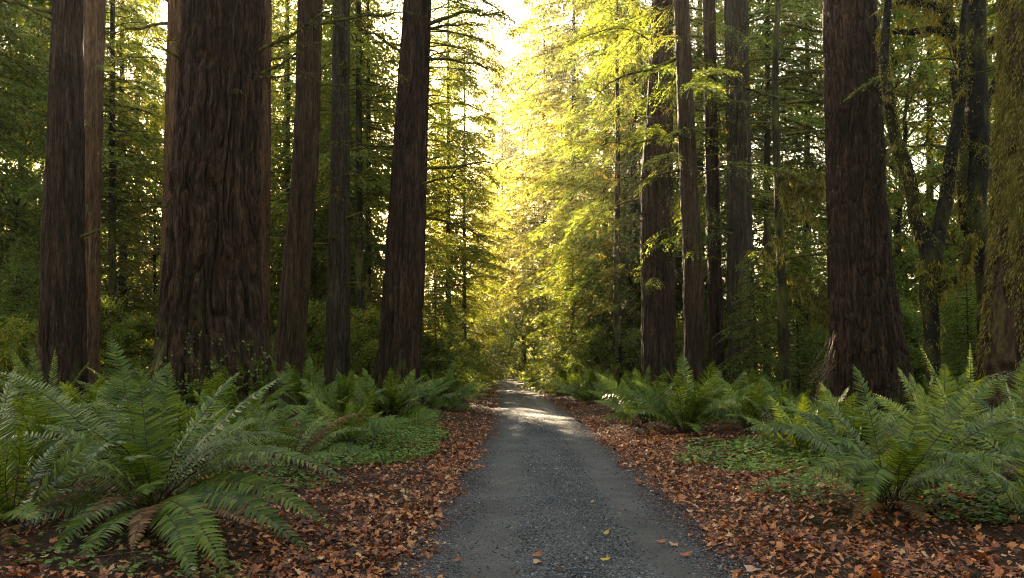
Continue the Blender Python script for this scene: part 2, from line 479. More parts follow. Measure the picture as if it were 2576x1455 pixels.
mb = MB()
for (n, ylo, yhi, pw, shape, sz) in ((30000, 4.0, 15, 1.4, LOBE, (0.025, 0.075)), (32000, 4.0, 22, 1.5, OVAL, (0.022, 0.065)), (16000, 14, 60, 1.6, OVAL, (0.05, 0.11))):
    x, y = scatter(n, ylo, yhi, pw, (-0.3, 4.4), (-0.25, 4.4), 0.5)
    d = np.abs(x - road_c(y)) - HALF
    clump = vnoise(x * 1.3, y * 1.3, 21)
    k = R.random(len(x)) < np.clip(sstep(-0.22, 0.25, d + .5 * (vnoise(x * 2.2, y * 2.2, 25) - .5)) * (0.35 + 1.1 * clump) * (1 - .5 * sstep(1.1, 2.3, d + .8 * (vnoise(x * .8, y * .8, 26) - .5))), 0, 1)
    x, y = x[k], y[k]
    leaf_blades(mb, np.stack([x, y, np.maximum(gz(x, y), np.where(np.abs(x - road_c(y)) < HALF + .1, road_z(x, y), -9)) + R.uniform(0, 0.035, len(x))], -1), R.uniform(*sz, len(x)), shape, R)
# sparse edge leaves
# fallen needles in the reddish verge
n = 24000
y = 4.2 + 26 * R.random(n) ** 1.8
sd = np.where(R.random(n) < 0.5, -1, 1)
d = R.normal(0.12, 0.28, n)
x = road_c(y) + sd * (HALF + d)
zz = np.maximum(gz(x, y), np.where(np.abs(x - road_c(y)) < HALF + .12, road_z(x, y), -9)) + 0.006
az = R.uniform(0, 6.28, n)
cards(mb, np.stack([x, y, zz], -1), np.stack([np.cos(az), np.sin(az), R.normal(0, .15, n)], -1), np.tile([0, 0, 1.0], (n, 1)) + R.normal(0, .3, (n, 3)), R.uniform(.02, .06, n), R.uniform(.004, .010, n), 1)
for _ in range(420):
    y0 = 4.2 + 16 * R.random() ** 1.5; sd_ = R.choice([-1, 1]); x0 = float(road_c(y0)) + sd_ * (HALF + R.uniform(-.1, 4.2))
    az_ = R.uniform(0, 6.28); l_ = R.uniform(.12, .7); s_ = np.linspace(0, 1, 6)
    px_ = x0 + np.cos(az_) * l_ * s_ + np.cumsum(R.normal(0, .012, 6)); py_ = y0 + np.sin(az_) * l_ * s_ + np.cumsum(R.normal(0, .012, 6))
    pz_ = np.maximum(gz(px_, py_), np.where(np.abs(px_ - road_c(py_)) < HALF, road_z(px_, py_), -9)) + .02 + R.uniform(0, .05) * s_
    tube(mb, np.stack([px_, py_, pz_], -1), R.uniform(.003, .008) * (1 - .6 * s_), 4, 2, cap=False)
tag(link('leaf_litter', mb.mesh('leaf_litter', [M['litter'], M['litter_needle'], M['dead_twig']])), 'russet and tan fallen leaves covering both verges of the road', 'leaf litter', kind='stuff')

# single leaves lying on the road
leaf_meshes = {}
for mname in ('leaf_orange', 'leaf_tan', 'leaf_yellow'):
    for q, sh in enumerate((LOBE, OVAL)):
        mb = MB(); leaf_blades(mb, np.zeros((1, 3)), np.array([1.0]), sh, np.random.default_rng(q + 3), lift=0.0, tilt=0.1)
        leaf_meshes[mname, q] = mb.mesh('fallen_leaf', [M[mname]])
ROADLEAVES = [  # picture column, row, size, colour, shape, label
    (1702, 1380, .13, 'leaf_tan', 0, 'pale tan lobed leaf on the smooth right wheel track near the camera'),
    (1665, 1372, .11, 'leaf_orange', 1, 'orange curled leaf beside the tan lobed leaf on the wheel track'),
    (1728, 1407, .12, 'leaf_orange', 1, 'orange folded leaf below the tan lobed leaf on the wheel track'),
    (1525, 1357, .09, 'leaf_yellow', 1, 'narrow yellow leaf on the dark gravel in the middle of the road'),
    (1523, 1427, .10, 'leaf_yellow', 1, 'yellow leaf on the gravel at the very bottom of the road'),
    (1352, 1415, .12, 'leaf_orange', 1, 'orange thin leaf at the bottom of the road left of centre'),
    (1350, 1432, .09, 'leaf_tan', 0, 'tan leaf just below the orange thin leaf at the bottom of the road'),
    (1410, 1448, .09, 'leaf_tan', 1, 'small tan leaf cut by the bottom edge in mid road'),
    (1490, 1275, .07, 'leaf_yellow', 1, 'tiny yellow leaf higher up on the gravel between the tracks'),
    (1640, 1242, .09, 'leaf_tan', 1, 'pale leaf on the right half of the road halfway to the sunlit patch'),
    (1660, 1222, .08, 'leaf_orange', 0, 'orange leaf just above the pale leaf on the right half of the road'),
    (1565, 1290, .07, 'leaf_orange', 1, 'small orange leaf at the inner side of the right wheel track'),
    (1610, 1325, .07, 'leaf_orange', 1, 'small orange leaf alone on the smooth right wheel track'),
    (1760, 1290, .12, 'leaf_orange', 0, 'orange lobed leaf at the right road edge under the thick litter'),
    (1775, 1330, .12, 'leaf_orange', 0, 'large orange lobed leaf on gravel at the right road edge'),
    (1800, 1365, .11, 'leaf_tan', 0, 'tan lobed leaf at the right road edge nearest the bottom'),
    (1890, 1440, .14, 'leaf_tan', 0, 'big pale leaf at the bottom right corner of the road'),
    (1835, 1450, .09, 'leaf_orange', 1, 'small orange leaf at the bottom right of the road by the big pale leaf'),
    (1050, 1240, .10, 'leaf_orange', 1, 'orange leaf lying on gravel by the left road edge'),
    (1150, 1420, .08, 'leaf_orange', 1, 'little orange leaf on the left wheel track near the camera'),
    (1580, 1190, .08, 'leaf_orange', 1, 'orange leaf on the right side of the road near the far litter edge'),
    (1545, 1130, .08, 'leaf_tan', 1, 'tan leaf on the gravel just this side of the sunlit patch'),
    (1400, 1190, .07, 'leaf_tan', 1, 'tiny tan leaf in mid road far from other leaves'),
]
for px, py, sz, mn, sh, lab in ROADLEAVES:
    D = CAMH * F / (py - HY)
    x = X(px, D); z = float(max(road_z(x, D), gz(x, D)))
    o = link('fallen_leaf', leaf_meshes[mn, sh], None, (x, D, z + 0.012), (0, 0, random.uniform(0, 6.28)), sz)
    tag(o, lab, 'leaf', 'single fallen leaves on the gravel road')

# ------------------------------------------------------------------ trunks


def trunk_mesh(name, prof, D, seg, dz, seed, mat, ztop, amp=0.035, flare=0.25, mats=None, ridges=26, base=None, zlen=1.3, ws=.96):
    """prof: (picture row, left column, right column) down the trunk; a displaced, furrowed column at distance D"""
    prof = np.array(sorted(prof, key=lambda q: -q[0]), float)
    zs = CAMH - (prof[:, 0] - HY) / F * D - base[2]; cx = (prof[:, 1] + prof[:, 2]) / 2; w = (prof[:, 2] - prof[:, 1])
    cx = X(cx, D) - base[0]; r = w / 2 / F * D * ws
    z = np.concatenate([np.arange(-0.5, Zp(-60, D) + 0.5, dz), np.linspace(Zp(-60, D) + 0.6, ztop, 12)])
    # beyond the ends of the profile: carry on
    sl = (cx[-1] - cx[0]) / max(zs[-1] - zs[0], 0.1)
    c = np.where(z > zs[-1], cx[-1] + (z - zs[-1]) * sl * 0.5, np.interp(z, zs, cx))
    rr = np.where(z > zs[-1], r[-1] * np.clip(1 - (z - zs[-1]) / (ztop * 1.3), 0.1, 1), np.interp(z, zs, r))
    rr = rr * (1 + flare * np.exp(-np.clip(z, 0, 9) / 0.55))
    th = np.arange(seg) / seg
    TH, Z = np.meshgrid(th, z)
    warp_ = (pnoise(TH, 5, Z * 0.35, seed + 1) - 0.5) * 0.10 + (pnoise(TH, 9, Z * 0.9, seed + 5) - 0.5) * 0.03
    T2 = (TH + warp_) % 1.0
    r1 = sstep(0, .42, np.abs(2 * pnoise(T2, ridges, Z / zlen, seed + 2) - 1))
    r2 = sstep(0, .5, np.abs(2 * pnoise(T2, ridges * 2 + 1, Z / (zlen * .45), seed + 3) - 1))
    r3 = pnoise(TH, 7, Z * 0.25, seed + 4) - 0.5
    fl = pnoise(TH, 6, Z * 0.05, seed + 6) - 0.5
    rad = rr[:, None] * (1 + amp * (r1 - 0.75) * 1.1 + amp * 0.5 * (r2 - 0.75) + 0.06 * r3 + (0.10 + 0.25 * np.exp(-np.clip(Z, 0, 9) / 1.0)) * fl)
    V = np.stack([c[:, None] + rad * np.cos(TH * 2 * np.pi), rad * np.sin(TH * 2 * np.pi), Z + 0.0 * rad], -1)
    mb = MB(); n = len(z)
    i = np.arange(n - 1)[:, None] * seg; j = np.arange(seg)[None]; k = (j + 1) % seg
    mb.add(V.reshape(-1, 3), np.stack([i + j, i + k, i + seg + k, i + seg + j], -1).reshape(-1, 4), 0, True)
    mb.add(V[-1], np.arange(seg)[None], 0)
    return mb.mesh(name, [mat]), (lambda zq: np.interp(zq, z, c)), (lambda zq: np.interp(zq, z, rr)), V


# ------------------------------------------------------------------ boughs, bare branches, crowns
def bough(mb, o, az, L, up, sag, rg, leafmat=0, woodmat=1, spacing=0.15, cl=0.13, cw=0.036, cps=13, hang=0.45, rad=0.02, start=0.15, spread=0.40):
    out = np.array([math.cos(az), math.sin(az), 0]); side = np.array([-out[1], out[0], 0]); zz = np.array([0, 0, 1.0])
    wig = rg.normal(0, 0.06 * L, 3)
    def curve(s):
        s = np.asarray(s)[..., None]
        return o + out * L * s + zz * (up * L * s - sag * L * s ** 2) + side * (wig[0] * np.sin(s * 3.1) + wig[1] * s ** 2)
    st = np.linspace(0, 1, 7)
    tube(mb, curve(st), rad * (1 - st * 0.85), 4, woodmat, cap=False)
    n = max(4, int(L * (1 - start) / spacing))
    s = start + (1 - start) * (np.arange(n) + rg.random(n) * 0.6) / n
    Pt = curve(s)
    for sg in (-1, 1):
        l2 = np.minimum((spread * L * (1 - s) ** 0.8 + 0.22) * rg.uniform(.55, 1.25, n), 1.7)
        l2 = l2 * (rg.random(n) > 0.08)
        d2 = norm(out * 0.75 + side * sg * rg.uniform(.45, 1.0, n)[:, None] + rg.normal(0, .12, (n, 3)))
        m = cps
        u = (np.arange(m)[None] + rg.random((n, m))) / m
        q = Pt[:, None] + d2[:, None] * (l2[:, None] * u)[..., None] - zz * (hang * l2[:, None] * u ** 2)[..., None]
        perp = np.cross(zz, d2)[:, None]
        sgn = np.where(rg.random((n, m, 1)) < 0.5, -1, 1)
        cd = d2[:, None] * 0.8 + perp * sgn * 0.55 - zz * (0.15 + hang * 0.9 * u)[..., None] + rg.normal(0, .2, (n, m, 3))
        nr = zz + rg.normal(0, 0.45, (n, m, 3))
        k = (rg.random((n, m)) < np.clip(l2[:, None] / 0.9, 0.25, 1)) & (l2[:, None] > 0)
        sz = rg.uniform(.7, 1.3, (n, m))
        cards(mb, q[k], cd[k], nr[k], (cl * sz)[k], (cw * sz)[k], leafmat)


def bare_branch(mb, o, az, L, up, sag, rg, mat=0, fuzzmat=1, rad=0.03, twigs=6, fuzz=60, sub=True):
    out = np.array([math.cos(az), math.sin(az), 0]); side = np.array([-out[1], out[0], 0]); zz = np.array([0, 0, 1.0])
    def poly(o_, d_, s_, L_, up_, sag_, r_, nseg, ns):
        s = np.linspace(0, 1, nseg)
        w = np.cumsum(rg.normal(0, 0.045 * L_, (nseg, 3)), 0) * s[:, None]
        p = o_ + d_ * (L_ * s)[:, None] + zz * (up_ * L_ * s - sag_ * L_ * s ** 2)[:, None] + w
        tube(mb, p, r_ * (1 - 0.8 * s), ns, mat, cap=False)
        return p
    p = poly(o, out, side, L, up, sag, rad, 9, 6)
    fz = [p]
    if sub:
        for q in range(twigs):
            s = rg.uniform(.2, .95); k = min(int(s * 8), 7)
            sg = rg.choice([-1, 1])
            d = norm(out * rg.uniform(.3, .9) + side * sg * rg.uniform(.3, 1.0) + zz * rg.normal(0, .35))
            l2 = L * rg.uniform(.2, .5) * (1.15 - s)+0.12
            pp = poly(p[k], d, side, l2, 0.1, rg.uniform(.1, .6), rad * 0.45, 6, 4)
            fz.append(pp)
            for _ in range(2):
                kk = rg.integers(1, 5)
                d3 = norm(d * .6 + rg.normal(0, .55, 3) - zz * .2)
                poly(pp[kk], d3, side, l2 * rg.uniform(.3, .6), 0, .3, rad * .22, 5, 3)
    if fuzz:
        a = np.concatenate(fz)
        kx = rg.integers(0, len(a), fuzz)
        q = a[kx] + rg.normal(0, rad * .8, (fuzz, 3)) + norm(rg.normal(0, 1, (fuzz, 3))) * rad * 0.3
        cards(mb, q, np.array([0, 0, -1.0]) + rg.normal(0, .5, (fuzz, 3)), rg.normal(0, 1, (fuzz, 3)), rg.uniform(.04, .16, fuzz), rg.uniform(.015, .04, fuzz), fuzzmat, 0.3)


def crown_mesh(name, H, z0, Rb, nb, seed, leaf, sag=(.25, .6), hang=.45, bare_to=0.0, nbare=0, cl=.14, cw=.04, shape=0.75, spacing=.16, cps=13, gap=0.0):
    rg = np.random.default_rng(seed); mb = MB()
    for q in range(nb):
        z = z0 + (H - z0) * ((q + rg.random()) / nb)
        if gap and vnoise(z * 0.45, 3.3, seed) < gap: continue
        L = (Rb * (1 - (z - z0) / (H - z0 + 1)) ** shape) * rg.uniform(.5, 1.2) + .35
        bough(mb, np.array([0, 0, z]), q * 2.399 + rg.normal(0, .5), L, rg.uniform(.02, .3), rg.uniform(*sag), rg, spacing=spacing, cl=cl, cw=cw, cps=cps, hang=hang, rad=.012 + .007 * L)
    for q in range(nbare):
        z = 1.2 + (bare_to - 1.2) * (q + rg.random()) / nbare
        bare_branch(mb, np.array([0, 0, z]), rg.uniform(0, 6.28), rg.uniform(1.2, Rb * .85), rg.uniform(-.1, .3), rg.uniform(.1, .5), rg, mat=1, fuzzmat=2, rad=.028, twigs=7, fuzz=70)
    return mb.mesh(name, [leaf, M['twig'], M['mossfuzz']])


def stem_mesh(name, H, r0, seed, mat, lean=0.0, seg=14, bend=.15):
    rg = np.random.default_rng(seed); n = 30
    z = np.linspace(-.3, H, n); s = np.clip(z / H, 0, 1)
    w = np.cumsum(rg.normal(0, bend * .12, (n, 2)), 0)
    w = w * s[:, None]
    pts = np.stack([lean * z + w[:, 0], w[:, 1], z], -1)
    mb = MB(); tube(mb, pts, r0 * (1 - s * .88) * (1 + .35 * np.exp(-np.clip(z, 0, 9) / .4)), seg, 0)
    return mb.mesh(name, [mat])


def broad_crown(name, H, z0, Rb, nclump, seed, leaf, per=420, ls=(.07, .13), csize=(.5, 1.2), low=False):
    rg = np.random.default_rng(seed); mb = MB()
    for q in range(nclump):
        t = (q + rg.random()) / nclump
        z = z0 + (H - z0) * t
        rr = Rb * math.sqrt(rg.random()) * (math.sin(math.pi * min(1, .12 + .88 * (1 - t))) ** .6 if not low else (1 - t) ** .4)
        az = rg.uniform(0, 6.28)
        c = np.array([rr * math.cos(az), rr * math.sin(az), z])
        zs = max(z0 * .6, z - rr * .7)
        s = np.linspace(0, 1, 6)[:, None]
        pth = np.array([0, 0, zs]) * (1 - s) + c * s + rg.normal(0, .07, (6, 3)) * s * 2 + np.array([0, 0, .25 * rr]) * s * (1 - s) * 2
        tube(mb, pth, .03 * (1 - .8 * s[:, 0]) + .005, 4, 1, cap=False)
        cs = rg.uniform(*csize)
        # leaves spread along the twigs of this clump
        for tw in range(9):
            d = norm(rg.normal(0, 1, 3) * np.array([1, 1, .55])); l = cs * rg.uniform(.5, 1.2)
            m = per // 9
            u = rg.random(m)
            p = c + d * (l * u)[:, None] + rg.normal(0, .10, (m, 3)) - np.array([0, 0, .25]) * (l * u ** 2)[:, None]
            dd = d * .5 + rg.normal(0, .6, (m, 3)) - np.array([0, 0, .35])
            L = rg.uniform(*ls, m)
            cards(mb, p, dd, np.array([0, 0, .9]) + rg.normal(0, .5, (m, 3)), L, L * rg.uniform(.45, .75, m), 0, .45)
    return mb.mesh(name, [leaf, M['twig']])


CROWN = {
    'hemlock': [crown_mesh('hemlock_crown', 34, 1.5, 5.4, 270, s_, M['needle'], sag=(.25, .6), hang=.55, bare_to=8, nbare=16, gap=.22, cl=.25, cw=.078, spacing=.19, cps=13, shape=.6) for s_ in (1, 2, 3)],
    'cedar': [crown_mesh('cedar_crown', 34, 2.0, 5.6, 240, s_, M['needle'], sag=(.35, .75), hang=.85, bare_to=6, nbare=8, cl=.29, cw=.075, spacing=.19, cps=13, gap=.25, shape=.6) for s_ in (4, 5)],
    'sparse': [crown_mesh('sparse_crown', 32, 8.5, 4.2, 150, s_, M['needle'], sag=(.2, .5), hang=.5, bare_to=17, nbare=95, gap=.2, cl=.24, cw=.07, spacing=.2, shape=.6) for s_ in (6, 7)],
    'bare': [crown_mesh('bare_crown', 26, 19, 3.5, 25, 31, M['needle'], bare_to=20, nbare=60, cl=.24, cw=.07)],
    'suntint': [crown_mesh('suntint_crown', 34, 6.0, 5.6, 190, s_, M['needle_suntint'], sag=(.25, .6), hang=.6, gap=.15, cl=.30, cw=.10, spacing=.2, cps=13, shape=.55) for s_ in (21, 22)],
    'dark': [crown_mesh('dark_crown', 30, .8, 5.2, 240, s_, M['needle_dark'], sag=(.25, .6), hang=.55, bare_to=5, nbare=8, gap=.18, cl=.24, cw=.078, spacing=.19, shape=.6) for s_ in (8, 9)],
    'broad': [broad_crown('broad_crown', 22, 2.0, 4.6, 150, s_, M['broad'], per=460, ls=(.10, .19), csize=(.6, 1.4)) for s_ in (10, 11)],
    'shrub': [broad_crown('shrub_crown', 3.6, .2, 2.1, 36, s_, M['broad'], per=380, ls=(.07, .13), csize=(.35, .8), low=True) for s_ in (13, 14)],
    'hazel': [broad_crown('hazel_crown', 8.5, .4, 4.0, 110, s_, M['hazel'], per=460, ls=(.10, .19), csize=(.5, 1.1), low=True) for s_ in (15,)],
    'young': [crown_mesh('young_crown', 11, .3, 3.4, 130, s_, M['needle'], sag=(.2, .5), hang=.5, cl=.17, cw=.055, spacing=.17) for s_ in (17, 18)],
}
STEM = {
    'hemlock': stem_mesh('hemlock_trunk', 34, .26, 1, M['conifer_bark']), 'cedar': stem_mesh('cedar_trunk', 34, .34, 2, M['conifer_bark']),
    'sparse': stem_mesh('sparse_trunk', 32, .20, 3, M['conifer_bark']), 'dark': stem_mesh('dark_trunk', 30, .3, 4, M['conifer_bark']),
    'bare': stem_mesh('bare_trunk', 26, .27, 19, M['conifer_bark']),
    'suntint': stem_mesh('golden_trunk', 34, .28, 9, M['conifer_bark']),
    'broad': stem_mesh('broad_trunk', 18, .2, 5, M['maple_bark'], bend=.5), 'shrub': stem_mesh('shrub_stem', 2.2, .035, 6, M['maple_bark'], bend=.4),
    'hazel': stem_mesh('hazel_trunk', 6, .07, 7, M['maple_bark'], bend=.5), 'young': stem_mesh('young_trunk', 9, .09, 8, M['conifer_bark']),
}
NAMES = {'hemlock': ('hemlock_tree', 'tree'), 'cedar': ('cedar_tree', 'tree'), 'sparse': ('mossy_conifer', 'tree'), 'dark': ('dark_conifer', 'tree'), 'suntint': ('suntint_conifer', 'tree'), 'bare': ('mossy_conifer', 'tree'),
         'broad': ('broadleaf_tree', 'tree'), 'shrub': ('leafy_shrub', 'shrub'), 'hazel': ('hazel_bush', 'bush'), 'young': ('young_conifer', 'tree')}
cnt = {}


def plant(kind, px, D, label, group=None, scale=1.0, rotz=None, sz=1.0):
    nm, cat = NAMES[kind]
    i_ = cnt.get(kind, 0); cnt[kind] = i_ + 1
    b = base_at(px, D)
    t = thing(nm, b, label, cat, group)
    t.rotation_euler = (0, 0, random.uniform(0, 6.28) if rotz is None else rotz)
    t.scale = (scale, scale, scale * sz)
    link('trunk' if cat == 'tree' else 'stem', STEM[kind], t)
    link('crown' if cat == 'tree' else 'foliage', CROWN[kind][i_ % len(CROWN[kind])], t)
    return t


# left of the road
GL, GR, GF = 'background trees left of the road', 'background trees right of the road', 'far trees at the end of the road'
TREES = [
    ('dark', -70, 27, 'dense green conifer cut by the left edge of the picture, beside the leftmost redwood', GL, .85),
    ('broad', 35, 33, 'broadleaf tree with curved mossy trunk left of the leftmost redwood', GL, 1.0),
    ('dark', 60, 46, 'dense dark conifer filling the gap left of the leftmost redwood', GL, 1.1),
    ('hemlock', 180, 52, 'hemlock standing far behind the leftmost redwood', GL, .7),
    ('sparse', 283, 32, 'slim mossy conifer with bare branches between the leftmost and the widest redwood', GL, 1.0),
    ('hemlock', 345, 50, 'sunlit hemlock seen left of the widest redwood with sun glare behind', GL, 1.0),
    ('broad', 390, 40, 'leafy tree close to the left side of the widest redwood', GL, .75),
    ('hemlock', 520, 58, 'hemlock hidden behind the widest redwood trunk', GL, 1.1),
    ('sparse', 725, 42, 'thin mossy conifer between the widest redwood and the leaning redwood', GL, 1.0),
    ('sparse', 790, 38, 'thin trunk with bare twigs behind the foot of the leaning redwood', GL, .62),
    ('hemlock', 845, 64, 'tall pale hemlock beyond the gap right of the grey redwood', GL, 1.0),
    ('sparse', 903, 31, 'slender mossy conifer standing between the grey redwood and the redwood nearest the road', GL, 1.05),
    ('hemlock', 880, 46, 'green hemlock directly behind the redwood nearest the road on the left', GL, 1.0),
    ('sparse', 1060, 40, 'dark bare limbed conifer just right of the redwood nearest the road on the left', GL, .85),
    ('sparse', 1128, 46, 'mossy conifer with long bare branches reaching toward the road', GL, 1.0),
    ('sparse', 1168, 54, 'pale slim mossy conifer, last on the left side before the road end', GL, .95),
    ('hemlock', 1095, 66, 'feathery hemlock rising behind the bare mossy conifers left of the road', GL, .85),
    # centre and right
    ('suntint', 1370, 74, 'golden backlit cedar just right of the sky gap over the road', GR, 1.35),
    ('suntint', 1445, 60, 'tall sun tinted golden green cedar with drooping sprays right of the road', GR, 1.3),
    ('hemlock', 1522, 48, 'green hemlock with layered sprays above the right verge', GR, 1.05),
    ('cedar', 1592, 42, 'cedar with long hanging sprays left of the redwood with the sunlit edge', GR, .9),
    ('bare', 1552, 36, 'dark trunked conifer with dead lower branches left of the redwood with the sunlit edge', GR, .9),
    ('hemlock', 1650, 44, 'hemlock directly behind the redwood with the sunlit edge', GR, 1.1),
    ('cedar', 1760, 46, 'golden cedar glowing between the three slim redwoods on the right', GR, 1.15),
    ('hemlock', 1880, 44, 'hemlock behind the rough barked redwood right of the slim pair', GR, 1.1),
    ('sparse', 1930, 33, 'mossy bare limbed conifer right of the rough barked redwood', GR, 1.05),
    ('hemlock', 2030, 40, 'dark green hemlock to the left of the big right redwood', GR, 1.0),
    ('dark', 2150, 48, 'dark conifer hidden behind the big right redwood', GR, .7),
    ('broad', 2255, 34, 'leafy tree immediately right of the big right redwood', GR, 1.1),
    ('dark', 2340, 40, 'dense conifer behind the forked mossy maple', GR, 1.0),
    ('broad', 2430, 33, 'leafy tree between the two mossy trunks on the far right', GR, 1.15),
    ('dark', 2560, 38, 'dark conifer behind the mossy trunk at the right edge', GR, 1.05),
    ('suntint', 1020, 86, 'sun tinted golden conifer far back left of the sky gap over the road', GF, .7),
    ('suntint', 1262, 96, 'sun tinted golden conifer right under the sky gap at the end of the road', GF, 1.0),
    ('suntint', 1318, 88, 'sun tinted golden conifer just right of the sky gap, behind the nearer golden trees', GF, 1.2),
    ('suntint', 1415, 92, 'tallest sun tinted golden conifer far back right of the sky gap', GF, 1.35),
    ('hemlock', 1215, 75, 'feathery hemlock leaning its sprays into the sky gap from the left', GL, .7),
    ('cedar', 722, 48, 'cedar with drooping sprays behind the slim neighbour of the widest redwood', GL, .95),
    ('hemlock', 868, 52, 'hemlock filling the space right of the grey barked redwood', GL, 1.0),
    ('cedar', 925, 37, 'green cedar close behind the left edge of the redwood nearest the road', GL, .7),
    ('cedar', 310, 43, 'green cedar left of the widest redwood behind the slim mossy conifer', GL, .95),
    ('hemlock', 130, 40, 'hemlock close behind the leftmost redwood', GL, 1.0),
    ('cedar', -10, 38, 'cedar with drooping sprays at the left edge of the picture', GL, 1.0),
    ('hemlock', 700, 62, 'short hemlock below the sun glare right of the widest redwood', GL, .72),
    ('hemlock', 765, 54, 'short hemlock behind the leaning redwood', GL, .66),
    ('hemlock', 840, 76, 'tall hemlock behind the grey barked redwood', GL, .8),
    ('suntint', 640, 80, 'sun tinted golden conifer hidden behind the widest redwood and its slim neighbour', GL, .9),
    ('suntint', 330, 74, 'sun tinted golden conifer far back left of the widest redwood', GL, .6),
    ('suntint', 240, 66, 'sun tinted golden conifer far back right of the leftmost redwood', GL, .62),
    ('hemlock', 60, 62, 'tall hemlock far back left of the leftmost redwood', GL, .68),
    ('suntint', 1960, 66, 'sun tinted golden conifer far back left of the big right redwood', GR, .6),
    ('suntint', 1700, 70, 'sun tinted golden conifer far back behind the slim redwood pair', GR, .62),
    ('hemlock', 1575, 54, 'tall hemlock behind the sunlit edged redwood', GR, .6),
    # low trees along the verges
    ('hazel', 1342, 80, 'bright yellow green bush at the end of the road, right of the bend', None, 1.5),
    ('young', 1190, 70, 'young conifer left of the road end', None, 1.0),
    ('young', 1100, 30, 'young conifer with low drooping boughs left of the road', None, .62),
    ('young', 1440, 43, 'young conifer with feathery boughs right of the road', None, .95),
    ('young', 1480, 40, 'young hemlock in shade right of the road before the sunlit redwood', None, .5),
    ('young', 1900, 24, 'young conifer in shade at the foot of the rough barked redwood', None, .5),
    ('young', 2010, 26, 'young dark conifer left of the foot of the big right redwood', None, .6),
    ('young', 2440, 20, 'young conifer between the mossy trunks near the right edge', None, .5),
    ('young', 50, 24, 'young conifer left of the foot of the leftmost redwood', None, .5),
]
for kind, px, D, lab, grp, sc_ in TREES:
    plant(kind, px, D, lab, grp, sc_, sz=1.32 if 'right under the sky gap' in lab else 1.0)
for k, (px, D, kind, sc_) in enumerate([(1255, 125, 'hazel', 1.6), (1200, 108, 'hazel', 1.5), (1150, 92, 'hazel', 1.3), (1080, 98, 'young', 1.3), (1000, 90, 'young', 1.5), (920, 96, 'dark', .55), (840, 88, 'young', 1.4), (760, 94, 'dark', .5),
                                        (640, 88, 'dark', .5), (430, 84, 'dark', .55), (330, 90, 'dark', .55), (220, 80, 'dark', .6), (90, 84, 'dark', .65), (-20, 76, 'dark', .65),
                                        (1300, 138, 'hazel', 1.8), (1350, 112, 'hazel', 1.5), (1420, 96, 'young', 1.5), (1500, 84, 'dark', .7), (1600, 78, 'dark', .7), (1700, 80, 'dark', .7), (1830, 72, 'dark', .7), (1980, 70, 'dark', .75), (2090, 68, 'dark', .7), (2240, 66, 'dark', .7), (2400, 62, 'dark', .7), (2540, 62, 'dark', .7)]):
    side = 'left' if px < 1250 else 'right'
    plant(kind, px, D, ('distant bright bush low among the trees far back, %s of the road' if kind == 'hazel' else 'distant conifer low among the trees far back, %s of the road') % side, ('distant bushes %s of the road' if kind == 'hazel' else 'distant conifers %s of the road') % side, sc_)
SHR = [(20, 30), (60, 21), (250, 27), (310, 36), (360, 26), (480, 34), (720, 33), (780, 27), (860, 38), (925, 28), (985, 33), (1070, 31), (1130, 42), (1180, 50), (1205, 62), (1235, 90), (1275, 100),
       (1370, 58), (1400, 48), (1460, 44), (1500, 38), (1590, 36), (1700, 34), (1760, 40), (2060, 34), (2270, 24), (2330, 28), (2400, 24), (2440, 30), (2470, 22), (2550, 26)]
for px, D in SHR:
    side = 'left' if px < 1280 else 'right'
    plant('shrub', px, D, 'low leafy shrub in the undergrowth between the trunks %s of the road' % side, 'undergrowth shrubs %s of the road' % side, random.uniform(.7, 1.1))

plant('suntint', 1240, 106, 'tallest slender sun tinted golden conifer closing the sky gap over the road', GF, 1.1, sz=1.5)
plant('hemlock', 688, 58, 'tall hemlock showing between the slim sun tinted redwood and the leaning redwood', GL, 1.1)
plant('hemlock', 900, 71, 'tall hemlock far back, seen right of the grey barked redwood', GL, 1.15)
plant('hemlock', 1130, 60, 'dark feathery hemlock between the roadside redwood and the sky gap', GL, .82)
# the wood behind the viewpoint: unseen conifers added to block low sky light
for k, (x, y, kind, sc_) in enumerate([(-5, -9, 'hemlock', .8), (-12, -6, 'dark', .9), (-8, -17, 'dark', 1.0), (-18, -12, 'hemlock', 1.0), (-2.5, -24, 'hemlock', 1.0), (5.5, -10, 'dark', .85), (12, -7, 'hemlock', .9), (9, -18, 'hemlock', 1.0), (18, -13, 'dark', 1.0), (3, -30, 'dark', 1.0), (-26, -2, 'hemlock', 1.0), (26, -3, 'hemlock', 1.0)]):
    tt = plant(kind, CX, 30, 'unseen conifer added behind the viewpoint to block low sky light', 'unseen conifers added behind the viewpoint', sc_)
    tt.location = (x, y, float(gz(x, y)))

# ------------------------------------------------------------------ the big redwoods
BOUGH = []
for s_ in range(5):
    rg = np.random.default_rng(40 + s_); mb = MB()
    bough(mb, np.zeros(3), 0.0, 4.2, .12, .5, rg, spacing=.10, cl=.12, cw=.032, cps=16, hang=.7, rad=.04, start=.3, spread=.36)
    BOUGH.append(mb.mesh('bough', [M['needle'], M['twig']]))
DARKBOUGH = []
for s_ in range(3):
    rg = np.random.default_rng(50 + s_); mb = MB()
    bough(mb, np.zeros(3), 0.0, 4.6, .1, .45, rg, spacing=.085, cl=.10, cw=.026, cps=22, hang=.8, rad=.04, start=.18, spread=.42)
    DARKBOUGH.append(mb.mesh('bough', [M['needle_dark'], M['twig']]))
BRANCH = []
for s_ in range(6):
    rg = np.random.default_rng(60 + s_); mb = MB()
    bare_branch(mb, np.zeros(3), 0.0, 2.6, .05 + .1 * (s_ % 3), .15 + .12 * (s_ % 2), rg, rad=.055, twigs=7, fuzz=110)
    BRANCH.append(mb.mesh('branch', [M['twig'], M['mossfuzz']]))
STUB = []
